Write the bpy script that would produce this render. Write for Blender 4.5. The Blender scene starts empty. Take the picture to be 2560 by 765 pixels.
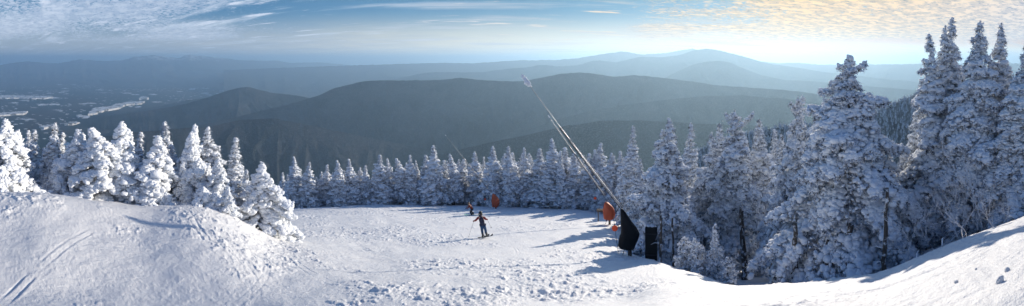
import bpy, bmesh, math, random
import numpy as np
from mathutils import Vector, Matrix

sc = bpy.context.scene
C = sc.collection

# ------------------------------------------------------------------ camera, sky, sun, exposure
F, HY, CX = 862.8, 150.0, 1280.0          # photo pixels per radian, eye-level row, centre column
cam_d = bpy.data.cameras.new('camera'); cam = bpy.data.objects.new('camera', cam_d); C.objects.link(cam)
cam_d.type = 'PANO'; cam_d.panorama_type = 'CENTRAL_CYLINDRICAL'
cam_d.central_cylindrical_range_u_min = -CX / F; cam_d.central_cylindrical_range_u_max = CX / F
cam_d.central_cylindrical_range_v_min = -(765 - HY) / F; cam_d.central_cylindrical_range_v_max = HY / F
cam_d.central_cylindrical_radius = 1.0
cam_d.clip_start = 0.05; cam_d.clip_end = 120000
cam.rotation_euler = (math.pi / 2, 0, 0); sc.camera = cam

SUN_AZ, SUN_EL = math.radians(41), math.radians(15)
SUN_DIR = Vector((math.sin(SUN_AZ) * math.cos(SUN_EL), math.cos(SUN_AZ) * math.cos(SUN_EL), math.sin(SUN_EL)))
sun_d = bpy.data.lights.new('sun', 'SUN'); sun_d.energy = 4.8; sun_d.angle = math.radians(0.53); sun_d.color = (1, .90, .76)
sun = bpy.data.objects.new('sun', sun_d); C.objects.link(sun)
sun.rotation_euler = SUN_DIR.to_track_quat('Z', 'Y').to_euler()

sc.view_settings.view_transform = 'Standard'; sc.view_settings.look = 'None'
sc.view_settings.exposure = 0.36; sc.view_settings.gamma = 1
sc.render.engine = 'CYCLES'; sc.cycles.use_denoising = True
sc.cycles.max_bounces = 6; sc.cycles.diffuse_bounces = 3; sc.cycles.glossy_bounces = 2
sc.cycles.transmission_bounces = 2; sc.cycles.volume_bounces = 2; sc.cycles.transparent_max_bounces = 8
sc.cycles.sample_clamp_indirect = 6


class NT:
    """small node-tree writer"""
    def __init__(s, nt): s.nt = nt; s.nt.nodes.clear()
    def n(s, typ, **kw):
        nd = s.nt.nodes.new(typ)
        for k, v in kw.items():
            if k.startswith('i_'):
                key = k[2:]; key = int(key) if key.isdigit() else key.replace('_', ' ')
                if isinstance(v, bpy.types.NodeSocket): s.nt.links.new(v, nd.inputs[key])
                else: nd.inputs[key].default_value = v
            else: setattr(nd, k, v)
        return nd
    def m(s, op, a, b=0.0, c=None, clamp=False):
        nd = s.n('ShaderNodeMath', operation=op, use_clamp=clamp)
        for i, v in enumerate((a, b) if c is None else (a, b, c)):
            if isinstance(v, bpy.types.NodeSocket): s.nt.links.new(v, nd.inputs[i])
            else: nd.inputs[i].default_value = v
        return nd.outputs[0]
    def noise(s, vec, scale, detail=4, rough=.55, dist=0.0):
        return s.n('ShaderNodeTexNoise', i_Vector=vec, i_Scale=scale, i_Detail=detail, i_Roughness=rough, i_Distortion=dist).outputs['Fac']
    def ramp(s, v, lo, hi, a=0.0, b=1.0, smooth=True):
        return s.n('ShaderNodeMapRange', interpolation_type='SMOOTHSTEP' if smooth else 'LINEAR', i_0=v, i_1=lo, i_2=hi, i_3=a, i_4=b).outputs[0]
    def mix(s, f, a, b):
        nd = s.n('ShaderNodeMix', data_type='RGBA')
        for k, v in ((0, f), (6, a), (7, b)):
            if isinstance(v, bpy.types.NodeSocket): s.nt.links.new(v, nd.inputs[k])
            elif k == 0: nd.inputs[0].default_value = v
            else: nd.inputs[k].default_value = (*v, 1)
        return nd.outputs[2]


# ---- world: Nishita sky with procedural cloud sheets lying high above the haze
W = bpy.data.worlds.new('World'); sc.world = W; W.use_nodes = True
t = NT(W.node_tree)
geo = t.n('ShaderNodeTexCoord').outputs['Generated']
sep = t.n('ShaderNodeSeparateXYZ', i_0=geo)
dz = t.m('MAXIMUM', sep.outputs[2], 0.012)
dirv = t.n('ShaderNodeVectorMath', operation='NORMALIZE', i_0=t.n('ShaderNodeCombineXYZ', i_0=sep.outputs[0], i_1=sep.outputs[1], i_2=dz).outputs[0]).outputs[0]
sky = t.n('ShaderNodeTexSky', sky_type='NISHITA', sun_disc=False, i_Vector=dirv)
sky.sun_elevation = SUN_EL; sky.sun_rotation = SUN_AZ; sky.altitude = 1200; sky.air_density = 1.0; sky.dust_density = 0.35; sky.ozone_density = 4.0
skyc = t.n('ShaderNodeVectorMath', operation='MULTIPLY', i_0=sky.outputs[0], i_1=(.42, .92, 1.95)).outputs[0]
dzc = t.m('ADD', dz, 0.035)
px_ = t.m('DIVIDE', sep.outputs[0], dzc); py_ = t.m('DIVIDE', sep.outputs[1], dzc)
P = t.n('ShaderNodeCombineXYZ', i_0=px_, i_1=py_, i_2=0.0).outputs[0]
az = t.m('ADD', t.m('ARCTAN2', sep.outputs[0], sep.outputs[1]), t.m('MULTIPLY', t.m('SUBTRACT', t.noise(P, .45, 4, .6), .5), 1.1))
cs = t.n('ShaderNodeVectorMath', operation='DOT_PRODUCT', i_0=dirv, i_1=tuple(SUN_DIR)).outputs['Value']
g = t.m('MAXIMUM', cs, 0.0)
g_wide = t.m('POWER', g, 2.5); g_tight = t.m('POWER', g, 9.0)
# broken altocumulus deck, thick towards the sun and upper left
big = t.noise(P, .30, 4, .55)
Pr = t.n('ShaderNodeMapping', i_0=P, i_2=(0, 0, math.radians(30)), i_3=(1.0, 1.6, 1)).outputs[0]
fine = t.noise(Pr, 8.5, 5, .64, .4)
m_right = t.ramp(az, .10, .85); m_left = t.m('MULTIPLY', t.ramp(az, -.35, -1.1), .62)
el_hi = t.ramp(dz, .038, .07)
cover = t.m('MULTIPLY', t.m('MAXIMUM', m_right, m_left), el_hi)
thr = t.m('SUBTRACT', .66, t.m('ADD', t.m('MULTIPLY', cover, .40), t.m('MULTIPLY', t.m('SUBTRACT', big, .5), 1.0)))
hi = t.ramp(dz, .20, .42, 1., .08)
dens_a = t.m('MULTIPLY', t.m('MULTIPLY', hi, t.n('ShaderNodeMapRange', interpolation_type='SMOOTHSTEP', i_0=fine, i_1=t.m('SUBTRACT', thr, .03), i_2=t.m('ADD', thr, .09), i_3=0., i_4=1.).outputs[0]), t.m('ADD', t.m('MULTIPLY', cover, .9), .1))
# thin long cirrus streaks
Ps = t.n('ShaderNodeMapping', i_0=P, i_2=(0, 0, math.radians(8)), i_3=(.16, .62, 1)).outputs[0]
streak = t.noise(Ps, 1.3, 7, .6, .5)
dens_b = t.m('MULTIPLY', t.ramp(streak, .52, .68), t.m('MULTIPLY', hi, .75))
# small lens shaped clouds
Pl = t.n('ShaderNodeMapping', i_0=P, i_1=(1.1, 4.7, 0), i_2=(0, 0, math.radians(-6)), i_3=(.35, 1.25, 1)).outputs[0]
lens = t.ramp(t.noise(Pl, 1.5, 5, .55), .60, .67)
# low veil over the horizon
veil = t.m('MULTIPLY', t.ramp(dz, .15, .01), t.ramp(az, -1.2, -.1, .60, .94))
thick = t.ramp(fine, .50, .66)
mid = t.ramp(t.noise(Pr, 3.4, 5, .65), .42, .56)
c_lit = t.mix(g_wide, (.66, .72, .84), (.90, .58, .24))
c_drk = t.mix(g_wide, (.26, .35, .52), (.13, .14, .16))
c_alto = t.mix(t.m('MULTIPLY', t.m('ADD', t.m('MULTIPLY', thick, .6), .4), mid), c_lit, c_drk)
c_cir = t.mix(g_wide, (.60, .68, .80), (.52, .42, .32))
warm = t.ramp(az, -.9, .1)
pinkb = t.m('MULTIPLY', t.ramp(az, .15, .8), t.m('MULTIPLY', t.ramp(dz, .025, .06), t.ramp(dz, .14, .08)))
c_veil = t.mix(pinkb, t.mix(warm, (.62, .60, .60), (1.0, .88, .64)), (.95, .50, .27))
bgm = t.n('ShaderNodeVectorMath', operation='SCALE', i_0=skyc, i_Scale=.11).outputs[0]
# sky colour soft-clamped to hold down its glare round the sun
bgm = t.n('ShaderNodeVectorMath', operation='DIVIDE', i_0=bgm, i_1=t.n('ShaderNodeVectorMath', operation='ADD', i_0=t.n('ShaderNodeVectorMath', operation='SCALE', i_0=bgm, i_Scale=1.9).outputs[0], i_1=(1, 1, 1)).outputs[0]).outputs[0]
c1 = t.mix(veil, bgm, c_veil)
c1 = t.mix(dens_b, c1, c_cir)
c1 = t.mix(t.m('MULTIPLY', lens, t.m('MULTIPLY', hi, .85)), c1, c_lit)
c1 = t.mix(dens_a, c1, c_alto)
bg = t.n('ShaderNodeBackground', i_Color=c1, i_Strength=1.0)
t.n('ShaderNodeOutputWorld', i_0=bg.outputs[0])
W.cycles.sampling_method = 'MANUAL'; W.cycles.sample_map_resolution = 1024


# ------------------------------------------------------------------ numpy noise
def _h(ix, iy, seed):
    n = (ix.astype(np.int64) * 374761393 + iy.astype(np.int64) * 668265263 + seed * 974634777) & 0xffffffff
    n = ((n ^ (n >> 13)) * 1274126177) & 0xffffffff
    return ((n ^ (n >> 16)) & 0xffff) / 65535.0
def vnoise(x, y, seed=0):
    ix = np.floor(x); iy = np.floor(y); fx = x - ix; fy = y - iy
    ix = ix.astype(np.int64); iy = iy.astype(np.int64)
    ux = fx * fx * (3 - 2 * fx); uy = fy * fy * (3 - 2 * fy)
    a = _h(ix, iy, seed); b = _h(ix + 1, iy, seed); c = _h(ix, iy + 1, seed); d = _h(ix + 1, iy + 1, seed)
    return (a + (b - a) * ux + (c - a) * uy + (a - b - c + d) * ux * uy) * 2 - 1
def fbm(x, y, seed=0, octv=4, gain=.5):
    s = 0; a = 1
    for i in range(octv):
        s = s + a * vnoise(x * 2 ** i + 17.3 * i, y * 2 ** i - 9.1 * i, seed + i); a *= gain
    return s
def sstep(x, a, b):
    q = np.clip((x - a) / (b - a), 0, 1); return q * q * (3 - 2 * q)


# ------------------------------------------------------------------ materials
def material(name):
    m = bpy.data.materials.new(name); m.use_nodes = True
    return m, NT(m.node_tree)
def finish(t, color, rough=.8, bump=None, bstr=.5, bdist=.02, **kw):
    p = t.n('ShaderNodeBsdfPrincipled')
    for k, v in (('Base Color', color), ('Roughness', rough)):
        if isinstance(v, bpy.types.NodeSocket): t.nt.links.new(v, p.inputs[k])
        else: p.inputs[k].default_value = (*v, 1) if isinstance(v, tuple) else v
    for k, v in kw.items(): p.inputs[k.replace('_', ' ')].default_value = v
    if bump is not None:
        b = t.n('ShaderNodeBump', i_Strength=bstr, i_Distance=bdist, i_Height=bump); t.nt.links.new(b.outputs[0], p.inputs['Normal'])
    t.n('ShaderNodeOutputMaterial', i_0=p.outputs[0])
    return p
def plain(name, col, rough=.6, metal=0., nscale=20, var=.25, bump=.0):
    m, t = material(name)
    o = t.n('ShaderNodeTexCoord').outputs['Object']
    n = t.noise(o, nscale, 4)
    c = t.mix(n, tuple(x * (1 - var) for x in col), tuple(min(1, x * (1 + var)) for x in col))
    finish(t, c, rough, n if bump else None, bump, .01, Metallic=metal)
    return m

m, t = material('piste_snow')
o = t.n('ShaderNodeNewGeometry').outputs['Position']
n1 = t.noise(o, 9, 6, .65); n2 = t.noise(o, 45, 4, .7)
col = t.mix(t.noise(o, .35, 3), (.80, .81, .83), (.88, .875, .87))
finish(t, col, .55, t.m('ADD', n1, t.m('MULTIPLY', n2, .45)), .8, .045, Specular_IOR_Level=.25)
M_PISTE = m

m, t = material('rime_snow')
o = t.n('ShaderNodeNewGeometry').outputs['Position']
n1 = t.noise(o, 14, 5, .7)
finish(t, t.mix(t.noise(o, 3, 3), (.82, .86, .92), (.90, .92, .95)), .7, n1, .8, .05, Specular_IOR_Level=.15)
M_RIME = m

m, t = material('frosted_needles')
o = t.n('ShaderNodeNewGeometry').outputs['Position']
n1 = t.noise(o, 6, 5, .7)
col = t.mix(t.ramp(n1, .40, .52), t.mix(t.noise(o, 1.5, 2), (.022, .030, .022), (.06, .045, .032)), (.66, .71, .80))
finish(t, col, .8, None)
M_NEEDLE = m

m, t = material('frosted_bark')
o = t.n('ShaderNodeNewGeometry').outputs['Position']
st = t.n('ShaderNodeMapping', i_0=o, i_3=(1, 1, .25)).outputs[0]
n1 = t.noise(st, 12, 5, .7)
col = t.mix(t.ramp(t.noise(o, 3.5, 5, .7), .52, .60), t.mix(n1, (.03, .026, .024), (.11, .09, .075)), (.7, .73, .78))
finish(t, col, .9, n1, .6, .03)
M_BARK = m

m, t = material('rimed_twig')
o = t.n('ShaderNodeNewGeometry').outputs['Position']
col = t.mix(t.ramp(t.noise(o, 5, 5, .7), .36, .48), (.10, .08, .065), (.78, .80, .84))
finish(t, col, .8)
M_TWIG = m

def forest_mat(name, s, a, b, c, snow=0.0):
    m, t = material(name)
    o = t.n('ShaderNodeNewGeometry').outputs['Position']
    n1 = t.noise(o, s, 6, .6); n2 = t.noise(o, s * 14, 4, .7); n3 = t.noise(o, s * 60, 3, .8)
    col = t.mix(t.ramp(n1, .40, .60), a, b)
    col = t.mix(t.ramp(n2, .45, .70), col, c)
    if snow:
        col = t.mix(t.m('MULTIPLY', t.ramp(n3, .45, .75), snow), col, (.55, .58, .62))
    finish(t, col, .95, t.m('ADD', n2, t.m('MULTIPLY', n3, .6)), 1.0, 26.0, Specular_IOR_Level=.0)
    return m
M_FOREST = forest_mat('winter_forest', .0022, (.006, .014, .018), (.058, .056, .062), (.024, .034, .040), .22)
M_FARMT = forest_mat('far_mountain_forest', .0006, (.04, .05, .05), (.075, .065, .06), (.05, .05, .05), .25)
M_SPRUCEHILL = forest_mat('snowy_spruce_hill', .01, (.50, .53, .56), (.22, .25, .27), (.60, .63, .66), .6)

m, t = material('snow_capped_range')
o = t.n('ShaderNodeNewGeometry').outputs['Position']
z = t.n('ShaderNodeSeparateXYZ', i_0=o).outputs[2]
n1 = t.noise(o, .0012, 6, .65)
col = t.mix(t.ramp(n1, .4, .6), (.04, .05, .055), (.085, .07, .065))
cap = t.m('MULTIPLY', t.ramp(t.m('ADD', z, t.m('MULTIPLY', n1, 500)), 190, 380), t.ramp(t.noise(o, .004, 5, .7), .40, .62))
finish(t, t.mix(cap, col, (.6, .62, .66)), .95, t.noise(o, .01, 4, .7), 1., 40., Specular_IOR_Level=0.)
M_RANGE = m

m, t = material('valley_woods_and_fields')
o = t.n('ShaderNodeNewGeometry').outputs['Position']
flat = t.n('ShaderNodeMapping', i_0=o, i_3=(1, 1, 0)).outputs[0]
n1 = t.noise(flat, .0009, 6, .6)
col = t.mix(t.ramp(n1, .4, .6), (.030, .048, .045), (.075, .060, .052))
col = t.mix(t.ramp(t.noise(flat, .012, 4, .7), .45, .7), col, (.05, .052, .05))
v = t.n('ShaderNodeTexVoronoi', i_Vector=flat, i_Scale=.0030, i_Randomness=1.0)
fld = t.m('MULTIPLY', t.ramp(v.outputs['Distance'], .36, .30), t.m('GREATER_THAN', t.n('ShaderNodeSeparateXYZ', i_0=v.outputs['Color']).outputs[0], .62))
fld = t.m('MULTIPLY', fld, t.ramp(t.noise(flat, .0006, 3, .5), .44, .52))
fld = t.m('MULTIPLY', fld, t.ramp(t.noise(flat, .008, 4, .6), .40, .5))
v2 = t.n('ShaderNodeTexVoronoi', i_Vector=flat, i_Scale=.011, i_Randomness=1.0)
spk = t.m('MULTIPLY', t.ramp(v2.outputs['Distance'], .34, .26), t.m('GREATER_THAN', t.n('ShaderNodeSeparateXYZ', i_0=v2.outputs['Color']).outputs[1], .55))
spk = t.m('MULTIPLY', spk, t.ramp(t.noise(flat, .0011, 4, .6), .46, .53))
finish(t, t.mix(t.m('MAXIMUM', fld, spk), col, (.80, .80, .80)), .95, t.noise(flat, .03, 4, .7), 1., 15., Specular_IOR_Level=0.)
M_VALLEY = m
m, t = material('field_snow')
o = t.n('ShaderNodeNewGeometry').outputs['Position']
finish(t, t.mix(t.ramp(t.noise(o, .011, 5, .65), .40, .50), (.10, .10, .10), (.80, .78, .76)), .9)
M_FIELD = m


# ------------------------------------------------------------------ mesh helpers
def mesh_np(name, v, f, mat, smooth=True, parent=None):
    """v (n,3), f (m,k) -> one mesh object"""
    me = bpy.data.meshes.new(name); v = np.asarray(v, np.float32); f = np.asarray(f, np.int32)
    k = f.shape[1]
    me.vertices.add(len(v)); me.vertices.foreach_set('co', v.ravel())
    me.loops.add(f.size); me.loops.foreach_set('vertex_index', f.ravel())
    me.polygons.add(len(f)); me.polygons.foreach_set('loop_start', np.arange(0, f.size, k, dtype=np.int32))
    me.polygons.foreach_set('loop_total', np.full(len(f), k, np.int32))
    me.polygons.foreach_set('use_smooth', np.full(len(f), smooth))
    me.update(calc_edges=True); me.validate()
    if mat: me.materials.append(mat)
    o = bpy.data.objects.new(name, me); C.objects.link(o)
    if parent: o.parent = parent
    return o
def grid_faces(n, m, wrap=False):
    i = np.arange(n if wrap else n - 1)[:, None]; j = np.arange(m - 1)[None, :]
    i2 = (i + 1) % n
    return np.stack([i * m + j, i2 * m + j, i2 * m + j + 1, i * m + j + 1], -1).reshape(-1, 4)
def join(parts):
    vs, fs, off = [], [], 0
    for v, f in parts:
        vs.append(np.asarray(v, float)); fs.append(np.asarray(f) + off); off += len(v)
    return np.concatenate(vs), np.concatenate(fs)
def tube(pts, rad, n=8, cap=True):
    pts = np.asarray(pts, float); rad = np.broadcast_to(np.asarray(rad, float), (len(pts),))
    tg = np.gradient(pts, axis=0); tg /= np.linalg.norm(tg, axis=1)[:, None] + 1e-9
    up = np.array([0, 0, 1.]) if abs(tg[0][2]) < .9 else np.array([1., 0, 0])
    a = np.cross(tg, up); a /= np.linalg.norm(a, axis=1)[:, None] + 1e-9; b = np.cross(tg, a)
    th = np.arange(n) * 2 * math.pi / n
    v = pts[:, None] + rad[:, None, None] * (a[:, None] * np.cos(th)[None, :, None] + b[:, None] * np.sin(th)[None, :, None])
    v = v.reshape(-1, 3); f = []
    m = len(pts)
    i = np.arange(m - 1)[:, None]; j = np.arange(n)[None]; j2 = (j + 1) % n
    f = np.stack([i * n + j, i * n + j2, (i + 1) * n + j2, (i + 1) * n + j], -1).reshape(-1, 4)
    if cap:
        v = np.concatenate([v, pts[:1], pts[-1:]]); c0, c1 = m * n, m * n + 1
        jj = np.arange(0, n, 2)
        f = np.concatenate([f, np.stack([np.full_like(jj, c0), (jj + 2) % n, (jj + 1) % n, jj], -1),
                            np.stack([np.full_like(jj, c1), (m - 1) * n + jj, (m - 1) * n + (jj + 1) % n, (m - 1) * n + (jj + 2) % n], -1)])
    return v, f
def tag(o, label=None, cat=None, group=None, kind=None):
    for k, v in (('label', label), ('category', cat), ('group', group), ('kind', kind)):
        if v: o[k] = v
    return o
def empty(name, loc, rz=0):
    o = bpy.data.objects.new(name, None); C.objects.link(o); o.location = loc; o.rotation_euler = (0, 0, rz); return o
def at(px, y, r):
    """world point seen at photo pixel (px, y) at horizontal distance r"""
    a = (px - CX) / F
    return Vector((r * math.sin(a), r * math.cos(a), -r * (y - HY) / F))


# ------------------------------------------------------------------ the ski slope (polar sheet, all round the viewer)
COLS = {
    -1430: [(3, 650), (8, 420), (20, 330), (40, 300), (80, 300)],
    -500: [(4, 740), (8, 600), (15, 490), (25, 480), (40, 500), (80, 560)],
    0: [(8.1, 765), (9.9, 648), (11.7, 565), (13.3, 510), (14.5, 477), (19, 485), (26, 502), (40, 530), (80, 560)],
    110: [(8.1, 765), (9.9, 648), (11.7, 566), (13.3, 512), (14.5, 479), (19, 487), (26, 504), (40, 530), (80, 560)],
    200: [(8.2, 765), (10.0, 656), (11.8, 580), (13.8, 520), (15, 491), (19, 498), (26, 512), (40, 545), (80, 560)],
    360: [(8.3, 765), (10.1, 666), (11.9, 599), (14.3, 537), (15.5, 513), (19, 520), (26, 530), (40, 555), (80, 565)],
    410: [(8.3, 765), (10.1, 664), (11.9, 595), (14.2, 533), (15.4, 508), (19, 518), (26, 530), (40, 558), (80, 565)],
    470: [(8.3, 765), (10.1, 661), (11.9, 589), (14.1, 527), (15.3, 501), (18, 512), (24, 530), (40, 560), (80, 565)],
    530: [(8.3, 765), (10.1, 665), (11.9, 597), (14.3, 534), (15.5, 510), (18, 524), (24, 540), (40, 565), (80, 560)],
    600: [(8.2, 765), (10.0, 677), (11.8, 620), (14.8, 558), (16, 541), (24, 562), (40, 560), (80, 556)],
    660: [(8.0, 765), (9.4, 714), (11.7, 652), (14.5, 605), (17, 574), (20, 582), (26, 575), (36, 555), (50, 535), (80, 545)],
    705: [(7.7, 765), (9.6, 714), (12, 655), (15, 612), (19, 588), (26, 565), (35, 540), (45, 524), (55, 517), (62, 520), (80, 540)],
    900: [(7.3, 765), (10, 700), (15, 638), (20, 603), (25, 576), (35, 540), (45, 520), (55, 508), (62, 510), (80, 535)],
    1205: [(6, 765), (10, 694), (15, 643), (22.6, 592), (30, 560), (40, 537), (50, 517), (57, 510), (64, 513), (80, 535)],
    1450: [(5, 765), (10, 695), (15, 647), (22, 600), (30, 562), (40, 532), (48, 520), (56, 516), (66, 522), (80, 540)],
    1560: [(5, 765), (10, 698), (14, 660), (18, 634), (24, 600), (30, 572), (36, 548), (44, 537), (60, 540), (80, 555)],
    1650: [(4, 765), (7, 720), (10, 690), (13, 664), (16, 652), (20, 658), (30, 645), (44, 630), (80, 630)],
    1750: [(4, 768), (6, 738), (9, 703), (12, 683), (16, 703), (22, 694), (30, 670), (44, 645), (80, 640)],
    1840: [(3, 775), (5, 748), (8, 718), (10, 709), (13, 728), (18, 706), (25, 672), (40, 645), (80, 640)],
    2000: [(2.4, 800), (4, 760), (6, 725), (9, 703), (11, 722), (16, 698), (25, 660), (40, 635), (80, 630)],
    2200: [(2.4, 800), (4, 742), (5, 712), (7.5, 677), (9, 692), (13, 672), (20, 645), (35, 620), (80, 610)],
    2300: [(2.4, 785), (4, 705), (5, 675), (7.5, 633), (9.5, 645), (13, 630), (20, 605), (35, 590), (80, 590)],
    2400: [(2.4, 765), (3.4, 700), (5, 635), (7.5, 590), (10, 597), (15, 590), (25, 570), (80, 560)],
    2560: [(2.4, 720), (3.4, 640), (5, 575), (7.5, 536), (10, 540), (15, 545), (25, 545), (80, 550)],
    3000: [(2.4, 700), (3.4, 600), (5, 500), (10, 420), (20, 380), (80, 380)],
}
PER = 2 * math.pi * F
_cp = sorted(COLS); _cp2 = [_cp[-1] - PER] + _cp + [_cp[0] + PER]
LR = np.linspace(math.log(.4), math.log(90), 260)
def _prof(px):
    pts = [(.4, None), (1.2, None)] + COLS[px]
    rr = np.log([p[0] for p in pts]); zz = [-1.62 if p[1] is None else -p[0] * (p[1] - HY) / F for p in pts]
    zz[0] = -1.5
    return np.interp(LR, rr, zz)
_tab = np.array([_prof(c) for c in ([_cp[-1]] + _cp + [_cp[0]])])
PXG = np.arange(-1430, -1430 + PER, 8.0)
ZT = np.array([np.interp(PXG, _cp2, _tab[:, j]) for j in range(len(LR))]).T
def _smooth(a, s, axis, wrap):
    k = np.arange(-int(3 * s), int(3 * s) + 1); w = np.exp(-k * k / 2 / s / s); w /= w.sum()
    p = [(0, 0), (0, 0)]; p[axis] = (len(k) // 2,) * 2
    ap = np.pad(a, p, mode='wrap' if wrap else 'edge')
    return np.apply_along_axis(lambda q: np.convolve(q, w, 'valid'), axis, ap)
ZT = _smooth(ZT, 3.0, 1, False); ZT = _smooth(ZT, 3.3, 0, True)
def ground(x, y):
    x = np.asarray(x, float); y = np.asarray(y, float)
    r = np.hypot(x, y); px = CX + F * np.arctan2(x, y)
    px = (px + 1430) % PER - 1430
    i = (px + 1430) / 8.0; i0 = np.floor(i).astype(int); fi = i - i0; i1 = (i0 + 1) % len(PXG); i0 = i0 % len(PXG)
    j = np.clip((np.log(np.maximum(r, .4)) - LR[0]) / (LR[1] - LR[0]), 0, len(LR) - 1.001); j0 = j.astype(int); fj = j - j0
    return (ZT[i0, j0] * (1 - fi) * (1 - fj) + ZT[i1, j0] * fi * (1 - fj) + ZT[i0, j0 + 1] * (1 - fi) * fj + ZT[i1, j0 + 1] * fi * fj)
def gz(p): return float(ground(p[0], p[1]))

rng = np.random.default_rng(5)
# grooves left by skis: (start x, y, heading, length, curvature, depth)
TRACKS = []
for k in range(64):
    a = rng.uniform(-1.5, 1.4); r = rng.uniform(6.5, 30)
    TRACKS.append((r * math.sin(a), r * math.cos(a), rng.uniform(-1.2, 1.2) - .2, rng.uniform(2, 9), rng.uniform(-.12, .12), rng.uniform(.006, .018)))
for k in range(16):   # the bundle of parallel runs down the right hand bank
    a = rng.uniform(1.15, 1.5); r = rng.uniform(2.6, 6.5)
    TRACKS.append((r * math.sin(a), r * math.cos(a), rng.uniform(-.75, -.45), rng.uniform(3, 6), rng.uniform(-.03, .03), rng.uniform(.004, .010)))
def relief(x, y):
    r = np.hypot(x, y)
    a = fbm(x / 9, y / 9, 3, 2) * .10 * sstep(r, 3, 12) + fbm(x / 2.6, y / 2.6, 11, 3) * .055
    # churned clods in patches
    msk = sstep(fbm(x / 3.4 + y * .06, y / 2.6, 31, 3), -.25, .5)
    c1 = np.maximum(fbm(x / .27, y / .27, 41, 3, .62) - .12, 0) * .048
    c2 = np.maximum(fbm(x / .11, y / .11, 51, 2, .6) - .05, 0) * .024
    a = a + (c1 + c2) * (.22 + .95 * msk) * sstep(r, .5, 5)
    # wind and edge scratches running across the fall line
    u = x * .92 + y * .38; w = -x * .38 + y * .92
    a = a + fbm(u / 1.6, w / .14, 61, 3) * .004 * (1.2 - msk) + np.maximum(fbm(x / .055, y / .055, 91, 2) - .1, 0) * .016 * (.3 + .7 * msk) * (1 - sstep(r, 6, 11))
    a = a + fbm(x / .55, y / .55, 71, 2) * .014
    for (sx, sy, hd, ln, cv, dp) in TRACKS:
        for off in (0, .24):
            q = np.abs(x - sx) + np.abs(y - sy) < ln * 1.6
            if not q.any(): continue
            X = x[q] - sx; Y = y[q] - sy
            s = X * math.sin(hd) + Y * math.cos(hd); l = X * math.cos(hd) - Y * math.sin(hd) - cv * s * s - off
            fade = (.55 + .6 * fbm(s / .9, s * 0 + sx, 7, 2)) * sstep(s, 0, .6) * (1 - sstep(s, ln - .8, ln))
            a[q] += fade * (-dp * np.exp(-(l / .034) ** 2) + dp * .6 * np.exp(-((l - .075) / .04) ** 2))
    return a
azs = np.concatenate([np.linspace(-math.pi, -1.55, 90, endpoint=False), np.linspace(-1.55, 1.55, 1750, endpoint=False), np.linspace(1.55, math.pi, 90, endpoint=False)])
rs = np.exp(np.linspace(math.log(.5), math.log(2.0), 40, endpoint=False)).tolist() + np.exp(np.linspace(math.log(2.0), math.log(88), 860)).tolist()
rs = np.array(rs); A, R = np.meshgrid(azs, rs, indexing='ij')
X = R * np.sin(A); Y = R * np.cos(A)
Z = ground(X, Y) + relief(X, Y)
# snow heaped and hollowed under the trees of the right hand forest
mesh_np_v = np.stack([X, Y, Z], -1).reshape(-1, 3)
fa = grid_faces(len(azs), len(rs), wrap=True)[:, ::-1]
cen = len(mesh_np_v)
o = mesh_np('snow_slope', mesh_np_v, fa, M_PISTE); tag(o, kind='structure')

# wooded mountainside falling away below the crest
azf = np.linspace(-math.pi, math.pi, 240, endpoint=False); rf = np.exp(np.linspace(math.log(78), math.log(2600), 90))
A, R = np.meshgrid(azf, rf, indexing='ij')
X = R * np.sin(A); Y = R * np.cos(A)
back = sstep(np.abs(A), 1.9, 2.8)
z0 = ground(X / R * 80, Y / R * 80)
Zs = z0 - 2.5 - (R - 80) * (.50 - .95 * back * np.exp(-R / 500)) + fbm(X / 200, Y / 200, 5, 4) * 14 * sstep(R, 90, 400)
Zs = np.maximum(Zs, -840)
o = mesh_np('forest_slope', np.stack([X, Y, Zs], -1).reshape(-1, 3), grid_faces(len(azf), len(rf), True)[:, ::-1], M_FOREST); tag(o, kind='structure')

# valley floor
azf = np.linspace(-math.pi, math.pi, 360, endpoint=False); rf = np.exp(np.linspace(math.log(1000), math.log(44000), 130))
A, R = np.meshgrid(azf, rf, indexing='ij'); X = R * np.sin(A); Y = R * np.cos(A)
Zs = -760 + fbm(X / 2500, Y / 2500, 8, 5) * 45 * sstep(R, 3500, 9000)
o = mesh_np('valley_floor', np.stack([X, Y, Zs], -1).reshape(-1, 3), grid_faces(len(azf), len(rf), True)[:, ::-1], M_VALLEY); tag(o, kind='structure')

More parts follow.
